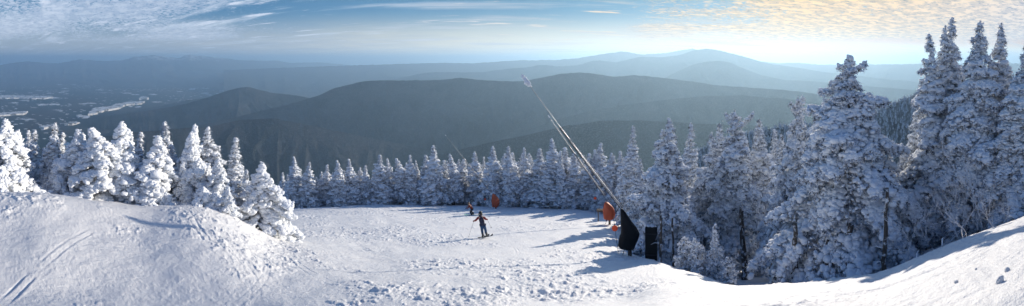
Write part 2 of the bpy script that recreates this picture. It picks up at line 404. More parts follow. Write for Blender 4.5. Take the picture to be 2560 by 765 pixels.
def ridge(name, pts, front, rear, mat, base=-790, na=700, nr=90, spur=.35, seed=1, rough=6.0, power=1.0, sl=1.0):
    """a mountain ridge: pts = (photo column, row, distance) along its crest; front/rear = how far its flanks reach"""
    pts = np.array(pts, float)
    pa = np.linspace(pts[0, 0], pts[-1, 0], na)
    def sm(i):
        v = np.interp(pa, pts[:, 0], pts[:, i]); k = np.hanning(max(5, int(na * 14 / (pa[-1] - pa[0]))) + 2); k /= k.sum()
        return np.convolve(np.pad(v, len(k) // 2, mode='edge'), k, 'same')[len(k) // 2:-(len(k) // 2)][:na]
    yc, rc = sm(1), sm(2)
    az_ = (pa - CX) / F; zc = -rc * (yc - HY) / F
    tt = np.concatenate([-np.linspace(1, 0, nr) ** 1.4, np.linspace(0, 1, nr // 2)[1:] ** 1.4])
    T, AZ = np.meshgrid(tt, az_); RC = rc[:, None]; ZC = zc[:, None]
    f_ = front if np.isscalar(front) else np.interp(pa, *zip(*front))[:, None]
    Rr = RC + np.where(T < 0, T * f_, T * rear)
    X = Rr * np.sin(AZ); Y = Rr * np.cos(AZ)
    q = np.abs(T); prof = (q ** (1.0 * power)) * (1 - .35 * q) / .65
    s_ = AZ * RC
    L = f_ * .17
    wv = np.abs(vnoise(s_ / L + fbm(X / L / 1.3, Y / L / 1.3, seed + 3, 2) * .8, Y / L / 5, seed)) + .5 * np.abs(vnoise(s_ / L * 2.3, Y / L, seed + 1))
    Hh = np.maximum(ZC - base, 30)
    Z = ZC - Hh * np.clip(prof, 0, 1.2) - Hh * spur * (wv - .1) * np.clip(q * 2.2, 0, 1) * (1 - q) * 1.2
    Z += fbm(X / (L * .3), Y / (L * .3), seed + 9, 4) * Hh * .035 * np.clip(q * 3, 0.0, 1)
    Z += fbm(X / 60, Y / 60, seed + 19, 2) * rough * .4
    o = mesh_np(name, np.stack([X, Y, Z], -1).reshape(-1, 3), grid_faces(*X.shape)[:, ::-1], mat)
    tag(o, kind='structure'); return o

ridge('far_mountain_range', [(-260, 185, 14110), (-100, 168, 14525), (0, 163, 14940), (40, 156, 14940), (70, 153, 14940), (120, 158, 14940), (150, 158, 14940), (200, 148, 14940), (226, 150, 14940), (262, 153, 14940), (310, 150, 14940), (335, 142, 14940), (380, 138, 14940), (425, 143, 14940), (445, 145, 14940), (470, 137, 14940), (505, 140, 14940), (560, 145, 15106), (595, 150, 15355), (650, 152, 15770), (690, 151, 16185), (725, 157, 16600), (800, 156, 17015), (870, 162, 17430), (960, 172, 18260), (1060, 186, 19090)],
      5200, 4000, M_RANGE, seed=3, spur=.28, rough=30)
ridge('foothills', [(-260, 180, 13500), (-60, 186, 13500), (30, 186, 13500), (70, 181, 13500), (120, 184, 13500), (180, 192, 13600), (260, 190, 13500), (330, 199, 13500), (430, 192, 13800), (520, 186, 14000), (600, 190, 14000), (700, 194, 14500), (800, 202, 15000)], 2600, 2200, M_FARMT, seed=13, spur=.25, rough=20)
ridge('hazy_skyline', [(560, 175, 10500), (800, 166, 10500), (900, 163, 10500), (1000, 160, 10500), (1100, 157, 10500), (1180, 158, 10500), (1300, 151, 10500), (1400, 150, 10500), (1500, 147, 9800), (1600, 137, 9800), (1655, 133, 9800), (1700, 126, 9800), (1730, 121, 9800), (1760, 128, 9800), (1850, 145, 9800), (1940, 158, 9800), (2000, 157, 9800), (2050, 162, 9800), (2300, 160, 9800), (2560, 158, 9800), (2800, 160, 9800)], 7000, 5000, M_FARMT, seed=21, rough=30)
ridge('mountain_ridge_blue', [(1000, 215, 9800), (1200, 182, 9800), (1300, 172, 9800), (1385, 155, 9800), (1405, 148, 9800), (1440, 146, 9800), (1500, 136, 9800), (1555, 128, 9800), (1585, 133, 9800), (1625, 141, 9800), (1700, 144, 9800), (1900, 168, 9800), (1990, 171, 9800), (2040, 168, 9800), (2110, 182, 9800), (2300, 200, 9800)], 4200, 3500, M_FARMT, seed=31, rough=20)
ridge('mountain_ridge_middle', [(880, 215, 7400), (990, 198, 7400), (1040, 186, 7400), (1085, 180, 7400), (1200, 181, 7400), (1250, 174, 7400), (1320, 168, 7400), (1352, 162, 7400), (1400, 166, 7400), (1450, 162, 7400), (1480, 152, 7400), (1505, 151, 7400), (1540, 156, 7400), (1600, 142, 7400), (1650, 143, 7400), (1700, 138, 7400), (1732, 126, 7400), (1766, 121, 7400), (1800, 126, 7400), (1860, 141, 7400), (1920, 159, 7400), (1980, 167, 7300), (2060, 180, 7100), (2200, 196, 7000), (2400, 215, 6800), (2700, 230, 6800)], 3200, 2600, M_FOREST, seed=41, rough=14)
ridge('mountain_cone', [(1560, 232, 5600), (1640, 205, 5600), (1690, 180, 5600), (1730, 162, 5600), (1765, 154, 5600), (1795, 152, 5600), (1825, 156, 5600), (1860, 172, 5600), (1900, 187, 5600), (1960, 200, 5500), (2040, 204, 5400), (2150, 214, 5200), (2350, 230, 5000), (2700, 250, 5000)], 2200, 1800, M_FOREST, seed=51, rough=10)
ridge('mountain_ridge_main', [(180, 360, 3000), (330, 345, 3000), (480, 318, 3100), (600, 290, 3200), (700, 266, 3300), (770, 247, 3400), (800, 237, 3400), (830, 222, 3400), (870, 212, 3450), (900, 204, 3500), (950, 201, 3500), (1040, 201, 3500), (1090, 200, 3500), (1150, 195, 3500), (1200, 200, 3500), (1260, 203, 3500), (1310, 203, 3500), (1345, 196, 3500), (1400, 184, 3500), (1450, 181, 3500), (1490, 185, 3500), (1535, 192, 3500), (1590, 188, 3500), (1640, 193, 3500), (1700, 200, 3500), (1800, 214, 3400), (1950, 224, 3300), (2050, 236, 3200), (2200, 262, 3000), (2400, 280, 2900)], 1500, 1500, M_FOREST, seed=61, rough=8, spur=.36)
ridge('mountain_shoulder', [(1180, 372, 2700), (1300, 330, 2700), (1400, 296, 2700), (1480, 276, 2700), (1560, 262, 2700), (1660, 250, 2700), (1760, 240, 2700), (1850, 238, 2700), (1950, 246, 2650), (2080, 262, 2600), (2300, 280, 2600)], 1000, 900, M_FOREST, seed=63, rough=7, spur=.30)
ridge('lower_mountain_shoulder', [(950, 430, 1850), (1080, 392, 1850), (1200, 362, 1850), (1320, 336, 1850), (1420, 314, 1850), (1500, 302, 1850), (1590, 300, 1850), (1700, 306, 1850), (1850, 312, 1850), (2000, 322, 1850), (2300, 340, 1800)], 700, 700, M_FOREST, seed=65, rough=6, spur=.30)
ridge('wooded_left_shoulder', [(120, 372, 2300), (240, 345, 2300), (340, 330, 2300), (430, 322, 2300), (520, 318, 2350), (600, 300, 2400), (680, 296, 2400), (760, 310, 2400), (900, 340, 2400), (1100, 380, 2400)], 900, 800, M_FOREST, seed=67, rough=6, spur=.30)
ridge('dark_peak', [(60, 330, 4200), (170, 305, 4200), (290, 288, 4200), (390, 274, 4200), (470, 258, 4200), (530, 240, 4200), (570, 226, 4200), (600, 219, 4200), (618, 217, 4200), (640, 222, 4200), (680, 232, 4200), (720, 236, 4200), (770, 244, 4200), (830, 256, 4200), (950, 290, 4200)], [(60, 500), (400, 1300), (620, 1500), (950, 800)], 1500, M_FOREST, seed=71, rough=8, spur=.34)
ridge('low_wooded_spur', [(300, 285, 5200), (400, 265, 5200), (470, 250, 5200), (530, 243, 5200), (600, 250, 5200), (700, 270, 5200)], 900, 900, M_FOREST, seed=73, rough=8, spur=.3)
ridge('snowy_spruce_hill', [(1480, 480, 400), (1600, 440, 400), (1700, 400, 400), (1780, 360, 410), (1840, 342, 420), (1900, 328, 420), (1950, 318, 430), (2010, 312, 440), (2090, 305, 450), (2160, 292, 460), (2190, 278, 470), (2240, 258, 470), (2300, 232, 480), (2380, 210, 480), (2560, 190, 480), (2800, 180, 480)], 320, 300, M_SPRUCEHILL, base=-230, seed=81, rough=1.5, spur=.12)

# snow covered fields on the valley floor
def field(outline):
    """flat field with a ragged edge; outline in photo pixels, dropped on to the valley floor"""
    p = []
    for (px, y) in outline:
        r = 752.0 * F / (y - HY); q = at(px, y, r); p.append((q.x, q.y))
    q = []
    n = len(p)
    for i in range(n):
        a, b = np.array(p[i]), np.array(p[(i + 1) % n])
        for k in range(7):
            w = a + (b - a) * k / 7; d = np.linalg.norm(b - a) * .045
            q.append(w + rng.normal(0, d, 2) * (k > 0))
    top = [(x, y, -738 + rng.uniform(-.3, .3)) for x, y in q]; m = len(q)
    bot = [(x, y, -800) for x, y in q]
    me = bpy.data.meshes.new('snow_field')
    me.from_pydata(top + bot, [], [list(range(m))] + [[i, (i + 1) % m, m + (i + 1) % m, m + i] for i in range(m)])
    me.materials.append(M_FIELD)
    o = bpy.data.objects.new('snow_field', me); C.objects.link(o); tag(o, kind='structure')
field([(-30, 240), (40, 239), (85, 241), (130, 241), (132, 245), (80, 248), (50, 246), (0, 247), (-30, 246)])
field([(238, 271), (275, 267), (290, 262), (320, 256), (362, 254), (352, 259), (318, 262), (292, 272), (262, 277), (240, 285), (220, 287), (222, 280)])
field([(232, 276), (262, 268), (264, 271), (236, 279)])
field([(190, 289), (225, 292), (222, 300), (205, 298)])
field([(-20, 286), (45, 281), (70, 280), (62, 285), (20, 289), (-20, 291)])
field([(150, 311), (190, 306), (200, 309), (170, 313)])
field([(352, 244), (372, 245), (368, 248), (348, 248)])
field([(98, 318), (120, 314), (132, 318), (110, 322)])

# ------------------------------------------------------------------ trees
def ico(sub):
    p = (1 + 5 ** .5) / 2
    v = np.array([(-1, p, 0), (1, p, 0), (-1, -p, 0), (1, -p, 0), (0, -1, p), (0, 1, p), (0, -1, -p), (0, 1, -p), (p, 0, -1), (p, 0, 1), (-p, 0, -1), (-p, 0, 1)], float)
    f = [(0, 11, 5), (0, 5, 1), (0, 1, 7), (0, 7, 10), (0, 10, 11), (1, 5, 9), (5, 11, 4), (11, 10, 2), (10, 7, 6), (7, 1, 8), (3, 9, 4), (3, 4, 2), (3, 2, 6), (3, 6, 8), (3, 8, 9), (4, 9, 5), (2, 4, 11), (6, 2, 10), (8, 6, 7), (9, 8, 1)]
    v /= np.linalg.norm(v[0])
    for _ in range(sub):
        v = v.tolist(); mid = {}; nf = []
        def mp(a, b):
            k = (min(a, b), max(a, b))
            if k not in mid: v.append([(v[a][i] + v[b][i]) / 2 for i in range(3)]); mid[k] = len(v) - 1
            return mid[k]
        for a, b, c in f:
            ab, bc, ca = mp(a, b), mp(b, c), mp(c, a); nf += [(a, ab, ca), (b, bc, ab), (c, ca, bc), (ab, bc, ca)]
        v = np.array(v); v /= np.linalg.norm(v, axis=1)[:, None]; f = nf
    return v, np.array(f)
ICO = [ico(0), ico(1), ico(2)]
def rotm(rg, n):
    q = rg.normal(size=(n, 4)); q /= np.linalg.norm(q, axis=1)[:, None]; w, x, y, z = q.T
    return np.stack([np.stack([1 - 2 * (y * y + z * z), 2 * (x * y - z * w), 2 * (x * z + y * w)], -1), np.stack([2 * (x * y + z * w), 1 - 2 * (x * x + z * z), 2 * (y * z - x * w)], -1), np.stack([2 * (x * z - y * w), 2 * (y * z + x * w), 1 - 2 * (x * x + y * y)], -1)], 1)
def clumps(rg, cen, rad, lod=1, flat=.75, lump=.28):
    """lumpy snow clods at centres cen with radii rad, as one mesh"""
    bv, bf = ICO[lod]; n = len(cen); T = 12
    tv = []
    for k in range(T):
        d = rg.normal(size=(6, 3)); d /= np.linalg.norm(d, axis=1)[:, None]
        q = 1 + lump * (np.maximum(bv @ d.T, 0) ** 3 @ rg.uniform(-1, 1.3, 6))[:, None] * 1.2 + rg.normal(0, lump * .22, (len(bv), 1))
        tv.append(bv * q)
    tv = np.array(tv)[rg.integers(0, T, n)]
    st = rg.uniform(.75, 1.3, (n, 1, 3))
    v = np.einsum('nij,nvj->nvi', rotm(rg, n), tv * st)
    v[:, :, 2] *= flat
    v = v * rad[:, None, None] + cen[:, None, :]
    f = (bf[None] + (np.arange(n) * len(bv))[:, None, None]).reshape(-1, 3)
    return v.reshape(-1, 3), f
def needles(rg, base, dirv, ln, wd):
    """thin double-ended leaf slivers from base along dirv"""
    n = len(base)
    s = np.cross(dirv, rg.normal(size=(n, 3))); s /= np.linalg.norm(s, axis=1)[:, None] + 1e-9
    v = np.stack([base - s * wd[:, None], base + s * wd[:, None], base + dirv * ln[:, None]], 1)
    return v.reshape(-1, 3), np.arange(n * 3).reshape(-1, 3)

def spruce(name, seed, h=8.0, rad=1.7, bare=.12, whorl=.30, nb=8, dens=60, blob=.085, lod=1, flat=.7, leafn=5, droop=.55, snow=1.0,
           bend=0.0, gap=.12, top=1.0, power=.85, arms=(), drip=.25, lump=.28, ragged=.35, flatpad=.42, trunks=(), pil=1.0):
    """one snow-laden conifer: trunk, needle crown, snow load. dens = samples per m2 of branch pad"""
    rg = np.random.default_rng(seed)
    zt = np.linspace(0, 1, 14); bx = bend * zt ** 3 * h; by = .02 * h * np.sin(zt * 3 + seed)
    axis = np.stack([bx + .012 * h * np.sin(zt * 5 + seed * 2), by, zt * h - .5 * abs(bend) * h * zt ** 4], -1)
    def ax(z): q = np.clip(z / h, 0, 1); return np.array([np.interp(q, zt, axis[:, i]) for i in range(3)]).T
    tr = [tube(axis - [0, 0, .0], np.interp(zt, [0, 1], [h * .017 + .03, .018]), 8)]
    for (dx, dy, hh) in trunks:
        tr.append(tube([(dx, dy, -1.0), (dx * .95, dy * .95, hh * .3), (dx * .7, dy * .7, hh * .7), (dx * .4, dy * .4, hh)], [.13, .11, .085, .04], 7))
    cen, rd, nb_, nd_, nl_, nw_ = [], [], [], [], [], []
    ph = rg.uniform(0, 6.28, 4)
    specs = []
    z = h * bare
    while z < h * .985:
        q = z / h
        L0 = rad * (1 - q) ** power * (1 - .30 * max(0, .22 - q) / .22) * (.9 if q > .1 else .75)
        n = max(3, int(nb * (1.0 if q < .8 else .7)))
        for k in range(n):
            phi = k * 2 * math.pi / n + rg.uniform(-.35, .35) + z * 2.1
            if rg.random() < gap: continue
            irr = 1 + ragged * (math.sin(phi * 2 + ph[0] + z * 1.3) * .4 + math.sin(phi + ph[1] - z * .9) * .35) + rg.normal(0, ragged * .4)
            L = max(.05 + .06 * h * (1 - q), L0 * max(.3, irr)) * (top if q > .85 else 1)
            specs.append((z + rg.uniform(-.4, .4) * whorl, phi, L, .35 - .25 * (1 - q) + rg.normal(0, .12) + (.5 if q > .93 else 0), droop * (.5 + .6 * (1 - q)) * rg.uniform(.7, 1.3)))
        z += whorl * (.75 + .5 * rg.random()) * (.62 + .5 * (1 - q))
    for (zz, phi, L, p0) in arms: specs.append((zz, phi, L, p0, .10))
    for (z, phi, L, p0, dr) in specs:
        o = ax(z); d = np.array([math.cos(phi), math.sin(phi), 0]); sd = np.array([-d[1], d[0], 0])
        def pos(s, u):
            zz = L * (s * p0 - dr * s * s) - .35 * np.abs(u) * 1.0
            return o + d * (s * L * (1 - .12 * dr))[:, None] + sd * u[:, None] + np.array([0, 0, 1.]) * zz[:, None]
        ss = np.linspace(0, .95, 6)
        tr.append(tube(pos(ss, ss * 0) - [0, 0, .02], np.linspace(.012 + .008 * L, .006, 6), 4, False))
        wmax = min(flatpad * L, .8)
        area = L * wmax * 1.3
        n = max(5, int(area * dens * snow) + int(L * 5))
        s = rg.random(n) ** .62; u = rg.normal(0, .42, n) * wmax * np.sin(np.clip(s * 1.05 + .05, 0, 1) * math.pi * .93) ** .6
        c = pos(s, u)
        keep = fbm(c[:, 0] * 2.4 + z, c[:, 1] * 2.4, seed, 2) > -.55
        c = c[keep]; s_ = s[keep]
        r = blob * (.55 + 1.0 * rg.random(len(c)) ** 2) * (1.05 - .35 * s_) * (1 if z < h * .82 else .72)
        c[:, 2] += rg.normal(0, blob * .45, len(c)) + r * .3
        cen.append(c); rd.append(r)
        k = int(L * 3.2 * pil)
        if k:      # heavy pillows of snow lying on the bough
            sp_ = rg.uniform(.25, .98, k); cp = pos(sp_, rg.normal(0, .3, k) * wmax); rp = blob * rg.uniform(1.3, 2.2, k) * (1.15 - .45 * sp_) * (1 if z < h * .8 else .6)
            cp[:, 2] += rp * .15; cen.append(cp); rd.append(rp)
        nd = int(n * drip)
        if nd:
            i = rg.integers(0, n, nd); c2 = pos(s[i], u[i]); c2[:, 2] -= blob * rg.uniform(.8, 2.6, nd)
            cen.append(c2); rd.append(blob * rg.uniform(.35, .7, nd))
        m = int(n * leafn)
        if m:
            i = rg.integers(0, n, m); b = pos(np.clip(s[i] + rg.normal(0, .05, m), 0, 1), u[i] + rg.normal(0, .04, m)); b[:, 2] -= rg.uniform(0, blob * 1.2, m)
            dd = d * rg.uniform(.0, 1.0, m)[:, None] + sd * (np.sign(u[i]) * rg.uniform(.1, .9, m))[:, None] + np.array([0, 0, -1]) * rg.uniform(.0, 1.1, m)[:, None] + rg.normal(0, .3, (m, 3))
            dd /= np.linalg.norm(dd, axis=1)[:, None]
            nb_.append(b); nd_.append(dd); nl_.append(blob * rg.uniform(1.0, 2.6, m)); nw_.append(blob * rg.uniform(.14, .3, m))
    # snow plastered on the leader and the trunk
    n = int(h * 26); z = h * (1 - rg.random(n) ** 1.5 * .8); c = ax(z) + rg.normal(0, .035, (n, 3)) * [1, 1, .5]
    cen.append(c); rd.append(blob * rg.uniform(.4, 1.0, n) * np.interp(z / h, [.2, .85, 1], [.7, .8, .35]))
    root = empty(name, (0, 0, 0))
    tv, tf = join(tr); mesh_np('trunk', tv, tf, M_BARK, True, root)
    if leafn: mesh_np('crown', *needles(rg, *[np.concatenate(q) for q in (nb_, nd_, nl_, nw_)]), M_NEEDLE, False, root)
    mesh_np('snow_load', *clumps(rg, np.concatenate(cen), np.concatenate(rd), lod, flat, lump), M_RIME, True, root)
    return root

def ghost(name, seed, h=6.0, rad=1.3, lobes=60, bend=0.0, knob=.30, taper=.8, lod=1, waist=0.0, rag=.3):
    """a rime-buried tree: fat fused snow lobes, hardly any needles showing"""
    rg = np.random.default_rng(seed)
    zt = np.linspace(0, 1, 12)
    axis = np.stack([bend * zt ** 3 * h, .02 * h * np.sin(zt * 4 + seed), zt * h * .99 - .35 * abs(bend) * h * zt ** 6], -1)
    def ax(z): q = np.clip(z / h, 0, 1); return np.array([np.interp(q, zt, axis[:, i]) for i in range(3)]).T
    tr = [tube(axis, np.interp(zt, [0, 1], [.13, .03]), 8)]; cen, rd = [], []; nbs, nds = [], []
    ph = rg.uniform(0, 6.28, 3)
    for k in range(lobes):
        q = (k + rg.random()) / lobes; q = q ** .85; z = h * (.03 + .95 * q); phi = k * 2.399 + rg.uniform(-.5, .5)
        Rr = rad * (1 - q) ** taper * (1 - waist * math.exp(-((q - .35) / .12) ** 2)) * (1 + rag * math.sin(phi * 2 + ph[0] + 5 * q) + rg.normal(0, rag * .55)) + .06
        d = np.array([math.cos(phi), math.sin(phi), 0]); o = ax(z)
        n = int(26 + 85 * Rr); s = rg.random(n) ** .42
        dr = .55 * (1 - .5 * q)
        c = o + d * (s * Rr)[:, None] + np.array([-d[1], d[0], 0]) * (rg.normal(0, .17, n) * (.15 + .75 * Rr * s))[:, None]
        c[:, 2] += .10 - dr * Rr * s ** 2 - rg.random(n) * .30 * (.25 + s) * (1 - .4 * q) + rg.normal(0, .03, n)
        r = rg.uniform(.05, .14, n) * (1.05 - .5 * q) * (knob / .30)
        cen.append(c); rd.append(r)
        kb = 4; sb = rg.uniform(.3, .9, kb); cb = o + d * (sb * Rr)[:, None]; cb[:, 2] += .05 - dr * Rr * sb ** 2 + rg.normal(0, .04, kb); cen.append(cb); rd.append(rg.uniform(.13, .22, kb) * (1.1 - .65 * q) * min(1, .4 + Rr))
        tr.append(tube(np.array([o, o + d * Rr * .5 + [0, 0, -.05], o + d * Rr * .92 + [0, 0, -dr * Rr * .85]]), [.03, .02, .01], 4, False))
        m = 26; i = rg.integers(0, n, m); nbs.append(c[i] * [1, 1, 1] - [0, 0, .10]); dd = d + rg.normal(0, .5, (m, 3)) - [0, 0, .8]; nds.append(dd / np.linalg.norm(dd, axis=1)[:, None])
    n = int(h * 40); z = h * rg.random(n) ** .7; c = ax(z) + rg.normal(0, .05, (n, 3)); cen.append(c); rd.append(rg.uniform(.05, .12, n) * np.interp(z / h, [0, .8, 1], [1.3, .9, .45]))
    root = empty(name, (0, 0, 0))
    tv, tf = join(tr); mesh_np('trunk', tv, tf, M_BARK, True, root)
    nb2 = np.concatenate(nbs); mesh_np('crown', *needles(rg, nb2, np.concatenate(nds), rg.uniform(.08, .22, len(nb2)), rg.uniform(.01, .022, len(nb2))), M_NEEDLE, False, root)
    mesh_np('snow_load', *clumps(rg, np.concatenate(cen), np.concatenate(rd), lod, .92, .38), M_RIME, True, root)
    return root

def shrub(name, seed, h=2.0, n0=6, spread=.5, depth=4, thick=.018, knob=False):
    """bare frosted branches forking outwards"""
    rg = np.random.default_rng(seed); tr = []
    def grow(p, d, L, r, lv):
        pts = [p]; q = d.copy()
        for i in range(4):
            q = q + rg.normal(0, .14, 3) + [0, 0, .03]; q /= np.linalg.norm(q); pts.append(pts[-1] + q * L / 4)
        tr.append(tube(pts, np.linspace(r, r * .65, 5), 4, False))
        if lv > 0:
            for k in range(rg.integers(2, 4)):
                i = rg.integers(2, 5); dd = q + rg.normal(0, .55, 3); dd /= np.linalg.norm(dd); grow(pts[i], dd, L * rg.uniform(.5, .78), r * .68, lv - 1)
    for k in range(n0):
        a = rg.uniform(0, 6.28); d = np.array([math.cos(a) * spread, math.sin(a) * spread, 1.]); d /= np.linalg.norm(d)
        grow(np.array([math.cos(a) * .05, math.sin(a) * .05, 0]), d, h * rg.uniform(.35, .5), thick, depth - 1)
    v, f = join(tr)
    return mesh_np(name, v, f, M_TWIG, True)

def children(o): return [c for c in bpy.data.objects if c.parent == o]
KIDS = {}
def copy_tree(src):
    if src.name not in KIDS: KIDS[src.name] = [c for c in C.objects if c.parent == src]
    r = src.copy(); C.objects.link(r)
    for ch in KIDS[src.name]:
        c = ch.copy(); C.objects.link(c); c.parent = r
    return r

# ------------------------------------------------------------------ the trees where they stand
USED = {}
def plant(src, h0, px, ytop, r, ws=1.0, label=None, group=None, rot=None, cat='tree', sink=.12, hmin=.4, name=None, tilt=None):
    """stand a copy (the first time the model itself) of src on the slope so that its tip reaches the height seen in the photo"""
    p = at(px, ytop, r); g = gz(p) - sink
    H = max(p.z - g, hmin)
    if src.name in USED: o = copy_tree(src) if src.type == 'EMPTY' else src.copy()
    else: o = src
    if o is not src and src.type != 'EMPTY': C.objects.link(o)
    USED[src.name] = 1
    o.location = (p.x, p.y, g); s = H / h0; o.scale = (s * ws, s * ws, s)
    rr = random.Random(int(px * 7 + r)); o.rotation_euler = (0, 0, rr.uniform(0, 6.28) if rot is None else rot)
    if tilt: o.rotation_euler = (tilt[0], tilt[1], o.rotation_euler.z)
    tag(o, label, cat, group)
    return o

ORD = ['first', 'second', 'third', 'fourth', 'fifth', 'sixth', 'seventh', 'eighth', 'ninth', 'tenth', 'eleventh', 'twelfth', 'thirteenth', 'fourteenth', 'fifteenth', 'sixteenth', 'seventeenth', 'eighteenth', 'nineteenth', 'twentieth',
       '21st', '22nd', '23rd', '24th', '25th', '26th', '27th', '28th', '29th', '30th', '31st', '32nd', '33rd', '34th', '35th', '36th', '37th', '38th', '39th', '40th', '41st', '42nd', '43rd', '44th', '45th', '46th', '47th', '48th', '49th', '50th']

# back treeline
G_BACK = 'frosted spruces of the treeline behind the piste'
BK = [(spruce('snowy_spruce', 100 + i, h=8, rad=R_, dens=60, blob=.115, nb=7, lod=0, whorl=w_, leafn=2, bare=b_, ragged=.35, gap=.16, power=p_, bend=bd), 8) for i, (R_, w_, b_, p_, bd) in enumerate(
    [(1.5, .36, .10, .9, 0), (1.15, .34, .16, .8, .02), (1.9, .40, .12, 1.0, 0), (1.35, .36, .22, .7, -.03), (1.6, .42, .06, .85, .03), (1.0, .32, .12, .75, 0)])]
back = [(702, 440, 58), (727, 390, 56), (744, 420, 59), (769, 405, 55), (798, 440, 57), (822, 412, 57), (840, 407, 55), (854, 400, 58), (878, 398, 56), (895, 418, 58), (913, 414, 57), (928, 424, 60), (943, 389, 56), (971, 394, 57), (1003, 394, 57), (1025, 387, 56), (1044, 398, 59), (1069, 386, 57), (1089, 365, 55), (1113, 400, 59), (1135, 382, 56), (1153, 402, 58), (1189, 379, 57), (1208, 392, 60), (1228, 366, 54), (1247, 385, 58), (1268, 362, 53), (1284, 378, 56), (1299, 380, 57), (1319, 368, 53), (1334, 388, 56), (1350, 375, 52), (1378, 345, 51), (1397, 377, 49), (1415, 368, 52), (1431, 381, 50), (1450, 388, 52), (1468, 385, 49), (1481, 375, 50), (1502, 355, 50), (1526, 386, 47), (1549, 380, 46), (1565, 392, 44)]
kinds = [5, 1, 4, 2, 3, 0, 4, 1, 0, 3, 2, 5, 0, 4, 3, 0, 1, 4, 2, 5, 1, 3, 4, 5, 2, 3, 2, 0, 4, 2, 1, 0, 1, 5, 0, 2, 3, 5, 0, 1, 3, 0, 4]
look = ['evenly tapered', 'slim', 'broad', 'bare-trunked', 'ragged', 'narrow spired']
for i, (px, yt, r) in enumerate(back):
    near = [back[j][1] for j in (i - 1, i + 1) if 0 <= j < len(back)]
    rel = ', rising high' if yt < min(near) - 3 else (', lower' if yt > max(near) + 3 else '')
    plant(*BK[kinds[i]], px, yt, r, rng.uniform(1.15, 2.1), '%s spruce behind the piste, %s from the treeline\'s left end%s' % (look[kinds[i]], ORD[i], rel), G_BACK, tilt=(rng.normal(0, .035), rng.normal(0, .045)))
DK2 = [(spruce('snowy_spruce', 450 + i, h=8, rad=1.6 + .4 * i, dens=48, blob=.12, nb=7, lod=0, whorl=.36, leafn=4, bare=.14, ragged=.45, gap=.1, drip=.1), 8) for i in range(2)]
for i in range(64):
    px = 690 + i * 14.2 + rng.uniform(-5, 5); yt = 440 - 42 * sstep(px, 700, 1400) + rng.uniform(-14, 24)
    plant(*DK2[i % 2], px, yt, rng.uniform(60, 72) - 14 * sstep(px, 1300, 1550), 1.35, 'frosted spruce half hidden among the trees behind the front row of the treeline', 'spruces deeper in the treeline', sink=.3)
# low frosted brush under the treeline
SH = [shrub('frosted_shrub', 300 + i, h=2.2, n0=7, spread=.8, depth=4, thick=.03) for i in range(3)]
G_SH = 'frosted bushes along the foot of the treeline'
for i in range(34):
    px = 705 + i * 26 + rng.uniform(-9, 9)
    r = 56.5 - 14 * sstep(px, 1350, 1580) + rng.uniform(-1, 2)
    plant(SH[i % 3], 2.2, px, rng.uniform(462, 486), r, rng.uniform(.9, 1.3), 'bare frosted bush at the foot of the spruces behind the piste', G_SH, cat='bush')
LT = [(spruce('snowy_spruce', 120 + i, h=3, rad=1.1, dens=60, blob=.12, nb=6, lod=0, whorl=.3, leafn=3, bare=.02, ragged=.4), 3) for i in range(2)]
for i in range(26):
    px = 700 + i * 33 + rng.uniform(-12, 12); r = 57.5 - 14 * sstep(px, 1350, 1580) + rng.uniform(-1, 3)
    plant(*LT[i % 2], px, rng.uniform(452, 488), r, 1.2, 'low snow covered young spruce at the edge of the treeline', 'young spruces at the edge of the treeline')

# rime-buried group on the left rim
G_L = 'rime buried spruces on the left rim'
GH = [(ghost('rimed_spruce', 200, h=6, rad=2.0, lobes=80, rag=.40, taper=1.15), 6), (ghost('rimed_spruce', 201, h=6, rad=1.55, lobes=72, bend=.11, knob=.34, taper=1.0), 6), (ghost('rimed_spruce', 202, h=6, rad=1.5, lobes=70, waist=.3, rag=.4, taper=1.1), 6),
      (ghost('rimed_spruce', 203, h=6, rad=1.7, lobes=72, taper=.95, rag=.45, knob=.34), 6), (ghost('rimed_spruce', 204, h=6, rad=1.0, lobes=70, taper=.95, rag=.4, knob=.26), 6)]
SL = [(spruce('rimed_spruce', 210, h=6.5, rad=1.15, dens=110, blob=.085, nb=8, lod=1, whorl=.25, leafn=3, bare=.04, ragged=.3, droop=.7, drip=.5), 6.5),
      (spruce('rimed_spruce', 211, h=6.5, rad=.75, dens=120, blob=.08, nb=7, lod=1, whorl=.24, leafn=3, bare=.03, ragged=.25, droop=.6, drip=.4), 6.5),
      (spruce('rimed_spruce', 212, h=6.5, rad=1.4, dens=100, blob=.09, nb=8, lod=1, whorl=.27, leafn=4, bare=.08, ragged=.45, droop=.7, drip=.4), 6.5)]
